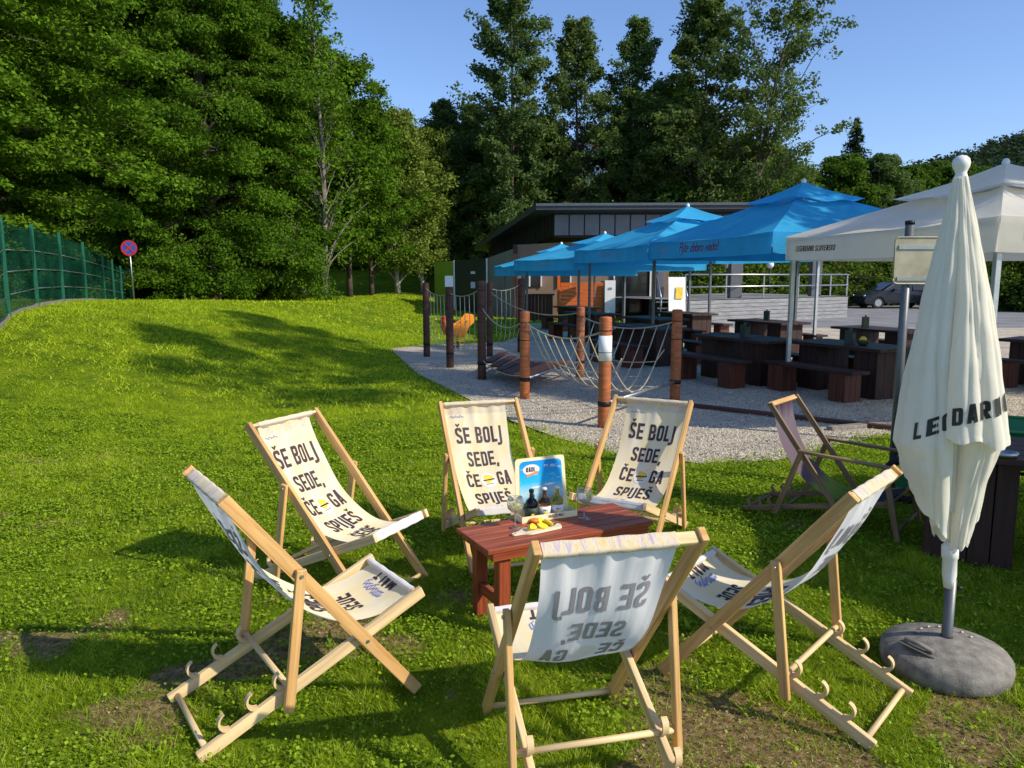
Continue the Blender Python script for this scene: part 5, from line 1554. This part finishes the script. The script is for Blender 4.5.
# raised deck with posts and rail
root = empty('raised_deck', (0, 0, 0), 0, 'raised terrace deck faced with grey boards and railed, right of the bar', 'deck')
D0 = Vector((6.3, 28.2, 0)); D1 = Vector((14.6, 33.9, 0)); D2 = Vector((11.5, 40, 0)); D3 = Vector((3.8, 32.0, 0))
for k in range(6):
    z = .08 + .15 * k; mb = MB(); a = up_(D0, z); b = up_(D1, z); mb.beam(a, b, .03, .135); mb.build('face_board', M['deckgrey'], root, .004)
mb = MB(); mb.v = [tuple(up_(p, .93)) for p in (D0, D1, D2, D3)]; mb.face((0, 1, 2, 3)); mb.build('deck_floor', M['deckgrey'], root)
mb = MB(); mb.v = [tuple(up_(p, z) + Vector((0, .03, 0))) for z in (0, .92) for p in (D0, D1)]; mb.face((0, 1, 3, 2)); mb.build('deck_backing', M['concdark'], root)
for t in (.0, .22, .44, .66, .88, 1.0):
    p = D0.lerp(D1, t); mb = MB(); mb.beam(up_(p, .935) + Vector((-.02, .10, 0)), up_(p, 1.85) + Vector((-.02, .10, 0)), .05, .05); mb.build('rail_post', M['steel'], root)
for z in (1.40, 1.85):
    mb = MB(); mb.tube([up_(D0, z) + Vector((0, .06, 0)), up_(D1, z) + Vector((0, .06, 0))], .03, 8); mb.build('handrail', M['steel'], root)
for t, w_ in ((.34, .46), (.86, .42)):
    p = D0.lerp(D1, t) + Vector((-.3, .8, 0)); mb = MB(); mb.beam(up_(p, .935), up_(p, 3.1), w_, w_, up=(0, 1, 0)); mb.build('column', M['panel'], root, .01)
mb = MB(); mb.beam(up_(D0, 3.2) + Vector((-.3, .8, 0)), up_(D1, 3.2) + Vector((-.3, .8, 0)), .3, .2); mb.build('roof_beam', M['fascia'], root)
for k in range(4):
    mb = MB(); mb.beam((5.3 - .0, 28.6 - .28 * k, .85 - .22 * k), (6.2, 28.3 - .28 * k, .85 - .22 * k), .27, .04); mb.build('step', M['deckgrey'], root)
for x_ in (5.28, 6.22):
    mb = MB(); mb.tube([(x_, 28.6, 1.85), (x_, 27.6, 1.05), (x_, 27.6, .02)], .025, 8); mb.build('stair_rail', M['steel'], root)
root = empty('poster_board', (5.75, 27.0, .012), R(10), 'yellow and white poster board leaning at the deck steps', 'poster board')
mb = MB(); mb.beam((0, 0, .05), (0, .16, 1.75), .62, .025, up=(0, 1, 0)); mb.build('board', M['paper'], root)
mb = MB(); mb.beam((.05, .075, 1.0), (.08, .11, 1.4), .26, .004, up=(0, 1, 0)); o = mb.build('print', M['lemonprint'], root); o.location = (0, -.03, 0)
mb = MB(); mb.beam((0, .45, .0), (0, .17, 1.4), .5, .02, up=(0, 1, 0)); mb.build('rear_leg', M['greymetal'], root)

# orange plank screen and white poster
root = empty('plank_screen', (2.72, 31.5, .0), R(-2), 'bright orange horizontal plank screen between two posts', 'screen')
for k in range(9):
    mb = MB(); mb.beam((-.78 + .01 * (k % 3), 0, .22 + .155 * k), (.95, 0, .22 + .155 * k), .03, .14); mb.build('plank', M['orange'], root, .006)
mb = MB(); mb.beam((-.84, -.02, 0), (-.84, -.02, 1.78), .12, .10); mb.build('post', M['orange'], root, .004)
mb = MB(); mb.beam((.92, .05, 0), (.92, .05, 1.6), .08, .05); mb.build('post', M['darkwood'], root, .004)
root = empty('poster_board', (3.93, 31.2, .0), R(-3), 'tall white poster board standing at the right end of the orange screen', 'poster board')
mb = MB(); mb.beam((0, 0, .05), (0, .1, 1.62), .42, .03, up=(0, 1, 0)); mb.build('board', M['paper'], root)
mb = MB(); write(mb, 'BAR', lambda x, y: Vector((x, .058 - .018, y)), .09, 0, 1.25) ; o = mb.build('lettering', M['ink'], root); o.location = (0, -.0, 0)
root = empty('bar_counter', (1.0, 31.6, .0), R(-2), 'dark outdoor counter left of the orange plank screen', 'counter')
mb = MB(); plank_block(mb, 0, 0, 1.3, .5, 0, 1.02, 9); mb.build('front', M['darkwood'], root)
mb = MB(); mb.beam((-.72, 0, 1.05), (.72, 0, 1.05), .62, .05); mb.build('counter_top', M['darkwood'], root)

# lamp globes
for i, (x, y, l) in enumerate(((10.6, 38.5, 'white globe lamp on a pole left of the deck column'), (13.0, 39.5, 'white globe lamp on a pole right of the deck column'))):
    r = empty('globe_lamp', (x, y, 0), 0, l, 'lamp', 'white globe lamps behind the deck')
    mb = MB(); mb.tube([(0, 0, 0), (0, 0, 2.2)], .04, 8); mb.build('pole', M['blackmetal'], r)
    mb = MB(); mb.lathe([(0, 2.15), (.12, 2.19), (.19, 2.3), (.19, 2.4), (.12, 2.51), (0, 2.55)], n=16); mb.build('globe', M['lampwhite'], r)
# metal fence behind the deck
root = empty('bar_fence', (0, 0, 0), 0, 'black upright bar fence behind the grey deck', 'fence')
mb = MB()
for k in range(90):
    x = 7 + k * .16; y = 41.5 + k * .05; mb.beam((x, y, 0), (x, y, 1.9), .02, .02, up=(0, 1, 0))
mb.beam((7, 41.5, 1.7), (21.4, 46, 1.7), .03, .05); mb.beam((7, 41.5, .3), (21.4, 46, .3), .03, .05); mb.build('bars', M['blackmetal'], root)

# ------------------------------------------------------------------ PARKED CAR
def car():
    root = empty('parked_car', (21.3, 43.4, .016), R(180 + 4), 'dark blue car parked side-on beyond the terrace, nose to the left', 'car')
    prof = [(-2.15, .30), (-2.2, .55), (-2.15, .85), (-1.95, 1.02), (-1.75, 1.38), (-1.2, 1.48), (.0, 1.47), (.45, 1.40), (1.15, .98), (1.85, .86), (2.15, .66), (2.2, .42), (2.1, .26), (1.75, .24)]
    arch = lambda cx: [(cx + .36 * math.cos(R(a)), .30 + .36 * math.sin(R(a))) for a in range(0, 181, 20)]
    low = arch(1.38) + arch(-1.32) 
    poly = [Vector(p) for p in prof + low + [(-2.0, .24)]]
    poly = [(p.x, p.y) for p in poly]
    mb = MB(); sec = [(-.84, .93), (-.80, 1.0), (.80, 1.0), (.84, .93)]
    n = len(poly)
    for y, s in sec:
        for x, z in poly:
            tuck = .0 if z < .95 else (z - .95) * .38
            mb.v.append((x * (1 if s == 1 else .985), y - math.copysign(tuck, y), z))
    for k in range(3):
        for i in range(n):
            j = (i + 1) % n; mb.face((k * n + i, k * n + j, (k + 1) * n + j, (k + 1) * n + i))
    mb.face([i for i in range(n)][::-1]); mb.face([3 * n + i for i in range(n)]); b = mb.build('body', M['carpaint'], root)
    for sy in (-1, 1):
        for pl in ([(-1.62, .99), (-1.48, 1.34), (-.95, 1.40), (-.55, 1.40), (-.55, .99)], [(-.48, .99), (-.48, 1.40), (.02, 1.39), (.40, 1.32), (.98, .99)]):
            mb = MB(); mb.v = [(x, sy * (.846 - (z - .95) * .38), z) for x, z in pl]; mb.face(range(len(pl))); mb.build('window', M['glassdark'], root)
        mb = MB(); mb.beam((2.08, sy * .52, .66), (2.13, sy * .76, .68), .10, .13); mb.build('headlight', M['steel'], root, .02)
        mb = MB(); mb.beam((-2.16, sy * .52, .78), (-2.14, sy * .78, .78), .05, .18); mb.build('tail_light', M['signred'], root, .01)
        for cx in (1.38, -1.32):
            mb = MB(); mb.tube([(cx, sy * .62, .31), (cx, sy * .82, .31)], .31, 24); wl = mb.build('wheel', M['rubber'], root)
            mb = MB(); mb.tube([(cx, sy * .82, .31), (cx, sy * .835, .31)], .20, 12); mb.build('rim', M['steel'], wl)
        mb = MB(); mb.beam((.55, sy * .86, 1.02), (.55, sy * 1.0, 1.05), .16, .12); mb.build('mirror', M['carpaint'], root, .02)
    mb = MB(); mb.v = [(1.18, -.66, .985), (1.18, .66, .985), (.50, .62, 1.40), (.50, -.62, 1.40)]; mb.v = [(x + .02, y, z + .01) for x, y, z in mb.v]; mb.face((0, 1, 2, 3)); mb.build('windscreen', M['glassdark'], root)
car()

# ------------------------------------------------------------------ TREES
big1 = make_tree2(1, 18, [(0, 4.4), (.12, 5.4), (.45, 5.3), (.75, 3.9), (1, .8)], 150, 15, 200, .118, .75, M['leafA'], M['bark'], .38, rise=.25, droop=.28, flat=.42, start=.03, ragged=.22)
big2 = make_tree2(2, 17, [(0, 3.2), (.15, 4.9), (.5, 5.5), (.8, 3.4), (1, .8)], 130, 15, 200, .118, .78, M['leafA2'], M['bark'], .34, rise=.3, droop=.2, flat=.45, start=.05, ragged=.26)
near1 = make_tree2(3, 15, [(.1, 2.0), (.25, 4.6), (.5, 5.2), (.8, 3.8), (1, 1.2)], 90, 16, 240, .115, .72, M['leafB'], M['bark'], .30, rise=.2, droop=.25, flat=.3, start=.12, ragged=.3, upbias=1.0)
ald1 = make_tree2(4, 22, [(.04, 1.0), (.2, 2.2), (.42, 2.5), (.55, 2.9), (.75, 2.4), (.9, 1.5), (1, .3)], 95, 9, 46, .21, .55, M['leafC'], M['bark'], .22, rise=.7, droop=.05, flat=.8, ragged=.5)
ald2 = make_tree2(5, 20, [(.04, 1.2), (.25, 2.2), (.45, 2.5), (.62, 3.3), (.8, 2.6), (1, .6)], 90, 9, 44, .21, .55, M['leafC2'], M['bark'], .21, rise=.8, droop=.05, flat=.8, ragged=.5)
ald3 = make_tree2(6, 20, [(.05, 1.0), (.2, 2.6), (.5, 3.8), (.8, 3.6), (1, 1.6)], 72, 9, 30, .20, .55, M['leafC2'], M['bark'], .24, lean=(3.2, 0), rise=.9, droop=.0, flat=.8, ragged=.55, start=.25)
low1 = make_tree2(7, 11, [(0, 3.0), (.3, 4.2), (.6, 4.1), (.85, 2.8), (1, 1.0)], 60, 11, 85, .25, .75, M['leafC'], M['bark'], .22, start=.04, ragged=.3)
low2 = make_tree2(8, 10, [(0, 2.6), (.3, 3.8), (.6, 3.8), (.85, 2.6), (1, .8)], 56, 11, 85, .25, .75, M['leafA2'], M['bark'], .2, start=.04, ragged=.3)
wil = make_tree2(9, 12, [(.12, .8), (.3, 2.2), (.6, 2.7), (.85, 2.0), (1, .6)], 64, 9, 62, .19, .52, M['leafD'], M['barkpale'], .15, rise=.9, droop=.1, flat=1.0, start=.2, ragged=.45)
bir = make_tree2(12, 15, [(.15, 1.2), (.4, 1.9), (.66, 1.2), (1, .4)], 75, 5, 16, .17, .42, M['leafB'], M['barkgrey'], .15, rise=1.1, droop=0, flat=1.0, start=.2, ragged=.5)
edge = make_tree2(14, 14, [(.1, 1.0), (.3, 2.6), (.6, 2.9), (.85, 2.1), (1, .6)], 80, 10, 60, .17, .55, M['leafA'], M['bark'], .17, rise=.7, droop=.1, flat=.8, start=.22, ragged=.5)
shr = make_tree('s', 10, 2.6, [(0, 1.6), (.4, 1.9), (.8, 1.3), (1, .4)], 90, 170, .13, .5, M['hedge'], M['bark'], .06, flat=.8, shell=.3, nlimb=14)
def conifer(seed, height, rad):
    rng = np.random.default_rng(seed); P, U, V, T = [], [], [], []
    tiers = 44
    for k in range(tiers):
        t = k / tiers; z = height * (.08 + .92 * t); r = rad * (1 - t) ** .85 + .12; nb = int(9 + 8 * (1 - t))
        for q in range(nb):
            a = rng.random() * 6.283; L = r * (.65 + .5 * rng.random()); m = int(26 * L) + 8
            s = rng.random(m) ** .8; x = np.cos(a) * L * s; y = np.sin(a) * L * s; zz = z - .28 * L * s ** 1.5 + .03 * rng.normal(size=m)
            P.append(np.stack([x, y, zz], 1) + rng.normal(size=(m, 3)) * .07)
            d = unit(rng.normal(size=(m, 3)) + np.array([np.cos(a), np.sin(a), -.4]) * 1.4); nn = unit(np.cross(d, rng.normal(size=(m, 3))))
            V.append(d * .17); U.append(nn * .045); T.append(.2 + .6 * rng.random(m) * (.5 + .5 * s))
    cm = quads_mesh('crown', np.concatenate(P), np.concatenate(U), np.concatenate(V), np.concatenate(T), M['leafE'])
    mb = MB(); mb.tube([(0, 0, 0), (0, 0, height * .5), (0, 0, height * .99)], [.22, .12, .02], 8); o = mb.build('trunk', M['bark']); tm = o.data; bpy.data.objects.remove(o)
    return tm, cm
con = conifer(5, 15, 4.0)

def pt_at(u, d):                       # ground position below picture column u at distance d
    return (u - 512) / 775 * d, d
TG = 'trees of the wood behind the lawn'
def T_(kind, u, d, h, meshes, mh, label, cat='tree', group=TG, rz=None, wide=1.0):
    x, y = pt_at(u, d); s = h / mh
    return place_tree(kind, x, y, random.random() * 6.28 if rz is None else rz, s * wide, *meshes, label, cat, group, sz=s)
T_('broadleaf_tree', 212, 39, 20, big1, 18, 'huge dark leafy tree with boughs to the grass right of the no stopping sign', wide=.92)
T_('broadleaf_tree', 95, 41, 21, big2, 17, 'huge dark tree behind the end of the green fence, left of the sign')
T_('broadleaf_tree', -45, 25, 17, near1, 15, 'bright green leafy tree overhanging the green fence at the left edge')
T_('broadleaf_tree', -190, 20, 14, near1, 15, 'bright green tree just outside the left edge above the fence', rz=2)
T_('broadleaf_tree', 20, 45, 23, big1, 18, 'tall dark tree filling the gap above the green fence', rz=1.1)
T_('broadleaf_tree', 168, 50, 25, big2, 17, 'tall dark tree behind the huge one, topmost against the frame', rz=4)
T_('broadleaf_tree', 268, 49, 19.2, big2, 17, 'dark tree whose rounded top meets the sky left of the bare birch', rz=2.2, wide=.62)
T_('birch_tree', 326, 41, 16.8, bir, 15, 'thin pale birch with a nearly bare top against the sky')
T_('broadleaf_tree', 300, 44, 15.0, edge, 14, 'slender leafy tree just left of the pale birch', rz=1)
T_('alder_tree', 352, 47, 14.0, edge, 14, 'slim leafy tree directly right of the pale birch', rz=3)
T_('broadleaf_tree', 374, 50, 12.0, edge, 14, 'slim dark tree with a clear trunk before the yellow green one', rz=5)
T_('willow_tree', 398, 52, 11.8, wil, 12, 'pale yellow green tree left of the alders, in full light', wide=1.1)
T_('willow_tree', 424, 56, 11.5, wil, 12, 'smaller yellow green tree behind the farthest playground posts', rz=1, wide=1.0)
T_('broadleaf_tree', 338, 72, 11, low2, 10, 'dark tree in the gap beyond the birch, where the lawn runs back')
T_('broadleaf_tree', 372, 76, 11, low1, 11, 'dark tree deep behind the trunks at the end of the lawn')
T_('alder_tree', 447, 58, 14.0, ald1, 22, 'short dark alder left of the tallest alder', wide=1.4)
T_('alder_tree', 472, 62, 14.5, ald2, 20, 'dark alder tucked against the left side of the tallest one', rz=2, wide=1.3)
T_('alder_tree', 511, 55, 23.2, ald1, 22, 'tallest dark alder, its tip cut by the top of the frame', rz=.5)
T_('alder_tree', 574, 57, 19.5, ald2, 20, 'alder next right of the tallest, above the slanting roof corner', rz=.2)
T_('alder_tree', 632, 57, 19.5, ald1, 22, 'middle alder with a narrow dark crown above the grey panels', rz=3.2)
T_('alder_tree', 697, 55, 20.8, ald2, 20, 'broad topped alder above the second blue canopy', rz=3.9, wide=1.15)
T_('alder_tree', 742, 52, 20.5, ald3, 20, 'leaning open alder with sparse branches, rightmost of the row', rz=0)
for i, (u, d, h, k) in enumerate(((448, 78, 12, 1), (500, 64, 13, 0), (528, 62, 13.5, 1), (655, 62, 15.5, 1), (682, 66, 14, 0), (722, 62, 11.5, 1), (762, 66, 11.5, 0), (792, 72, 9.5, 1), (455, 72, 13, 0))):
    T_('broadleaf_tree', u, d, h, low1 if k == 0 else low2, 11 if k == 0 else 10, ['dense dark bushy tree filling in between the alder trunks', 'dense mid green bushy tree filling in between the alder trunks'][k], group='bushy trees between the alders')
# slope behind
rg = random.Random(21); cnt = 0
for row, (d, st) in enumerate(((78, 46), (92, 44), (108, 42))):
    u = -20 + row * 17
    while u < 770:
        if not (548 < u < 662 and row < 2):
            T_('broadleaf_tree', u + rg.uniform(-10, 10), d + rg.uniform(-5, 5), rg.uniform(8.5, 11.5) if u < 700 else rg.uniform(6.5, 8.5), rg.choice([low1, low2]), 10.5, 'bushy tree on the wooded slope behind the bar', group='trees on the slope behind the bar')
        u += st
for (u, d, h, m_, mh, l) in ((845, 78, 14.2, con, 15, 'single dark conifer rising above the blue canopy on the right'), (832, 72, 10.5, low2, 10, 'round mid green tree in front of the conifer'), (868, 76, 10.8, low1, 11, 'dark tree right of the conifer'),
                             (895, 80, 9.8, low2, 10, 'mid green tree between the conifer and the far ridge'), (922, 98, 12.2, low2, 10, 'lighter green tree above the middle of the white canopy slope'), (950, 96, 12.4, low2, 10, 'light green tree beside the parasol knob'), (985, 90, 10, low1, 11, 'dark tree behind the white canopy knob'), (1015, 84, 11, low2, 10, 'green tree at the right edge below the ridge'),
                             (812, 62, 7.5, low1, 11, 'low dark tree behind the nearest blue canopy roof')):
    T_('conifer_tree' if m_ is con else 'broadleaf_tree', u, d, h, m_, mh, l, group='trees right of the alders')
for i, (u, d, h) in enumerate(((700, 44, 3.2), (735, 45, 3.0), (765, 46, 3.4), (800, 47, 3.2), (835, 49, 3.6), (868, 50, 4.0), (900, 51, 4.2), (935, 52, 3.8), (968, 50, 3.6))):
    T_('shrub', u, d, h, shr, 2.6, 'dark leafy shrub in the row behind the deck and the car', 'shrub', 'shrubs behind the deck and the car', wide=1.2)
for i, (u, d, h) in enumerate(((1000, 41, 3.0), (1034, 40, 3.1), (1066, 39, 3.0), (1100, 38, 3.1), (1140, 37, 3))):
    T_('shrub', u, d, h, shr, 2.6, 'bright green hedge shrub at the right edge beyond the road', 'shrub', 'bright hedge shrubs at the right edge', wide=1.1)
for x, y, h in ((-12.8, 15.6, 1.6), (-14.4, 19, 1.4), (-11.6, 12.5, 1.2), (-16, 23, 1.5)):
    place_tree('shrub', x, y, random.random() * 6, h / 2.6, *shr, 'low bright shrub growing behind the green net fence', 'shrub', 'shrubs behind the green fence')
# trees off to the right: their shade falls on the lawn and the canopies
hi1 = make_tree('h', 15, 19, [(.72, 1.2), (.8, 3.0), (.9, 2.6), (1, .6)], 90, 200, .2, .9, M['leafA'], M['bark'], .28, flat=.5, shell=.4, nlimb=40)
place_tree('broadleaf_tree', 15.0, 9.4, 1, 1.0, *hi1, 'tall high crowned tree right of the terrace, outside the picture', 'tree', 'trees outside the right edge')
place_tree('broadleaf_tree', 14.6, 5.4, 2.4, 1.0, *hi1, 'tall high crowned tree right of the terrace, outside the picture', 'tree', 'trees outside the right edge')

# ------------------------------------------------------------------ WHITE HOUSE ON THE SLOPE
hz = float(ground_z(8.5, 88)); root = empty('hillside_house', (8.5, 88, hz + .6), R(-20), 'white house with a red brown roof half hidden between the alders', 'house')
mb = MB(); mb.box((0, 0, 3.2), (6.5, 6, 8.4)); mb.v += [(-3.25, -3, 7.4), (3.25, -3, 7.4), (0, -3, 9.8), (-3.25, 3, 7.4), (3.25, 3, 7.4), (0, 3, 9.8)]
b = len(mb.v) - 6; mb.face((b, b + 1, b + 2)); mb.face((b + 4, b + 3, b + 5)); mb.build('wall', M['plaster'], root)
for s in (-1, 1):
    mb = MB(); mb.beam((s * 1.75, -3.4, 8.58), (s * 1.75, 3.4, 8.58), 4.6, .16, up=(s * .6, 0, .8)); mb.build('roof', M['rooftile'], root)
for x_ in (-1.7, 1.7):
    for z in (1.6, 4.6):
        mb = MB(); mb.box((x_, -3.02, z), (1.1, .06, 1.3)); w_ = mb.build('window', M['glassdark'], root)
mb = MB(); mb.box((0, -3.4, 3.3), (6.3, .8, .15)); mb.build('balcony', M['rooftile'], root)

# ------------------------------------------------------------------ FAR WOODED RIDGE
def ridge_z(x, y):
    r = 1 / (1 + np.exp(-(x - 190) / 55.0)); q = 1 / (1 + np.exp(-(x - 40) / 30.0))
    return (y > 0) * np.clip((y - 170) / 170, 0, 1) ** .8 * (26 + 36 * r + 5 * np.sin(x / 31) + 3 * np.sin(x / 13 + 1)) * (.25 + .75 * q)
gx = np.linspace(-500, 900, 90); gy = np.linspace(168, 420, 30)
mb = MB(); X, Y = np.meshgrid(gx, gy, indexing='ij'); Zr = ridge_z(X, Y) + ground_z(X, Y) - .5
mb.v = list(map(tuple, np.stack([X, Y, Zr], -1).reshape(-1, 3).tolist()))
for i in range(89):
    for j in range(29):
        q = i * 30 + j; mb.f.append((q, q + 30, q + 31, q + 1)); mb.m.append(0); mb.smooth.append(True); mb.uv.extend([(0, 0)] * 4)
M['ridge'] = plain('dark wooded hillside soil', (.018, .03, .014), .95, var=.4, scale=.02, bmp=0)
o = mb.build('far_hill', M['ridge']); tag(o, kind='structure')
n = 7000; fx = RNG.uniform(30, 620, n); fy = RNG.uniform(172, 415, n); fx = fx[: n]; fz = ridge_z(fx, fy) + ground_z(fx, fy)
rad = 2.6 + 2.4 * RNG.random(n)
P, U, V, ti = leaves(RNG, np.stack([fx, fy, fz + rad * .9], 1), rad, 60, 1.7, 1.25, .8, RNG.random(n))
me = quads_mesh('far_forest', P, U, V, ti, M['leafF']); o = bpy.data.objects.new('far_forest', me); COL.objects.link(o)
tag(o, 'dense forest covering the distant ridge on the right', 'forest', kind='stuff')
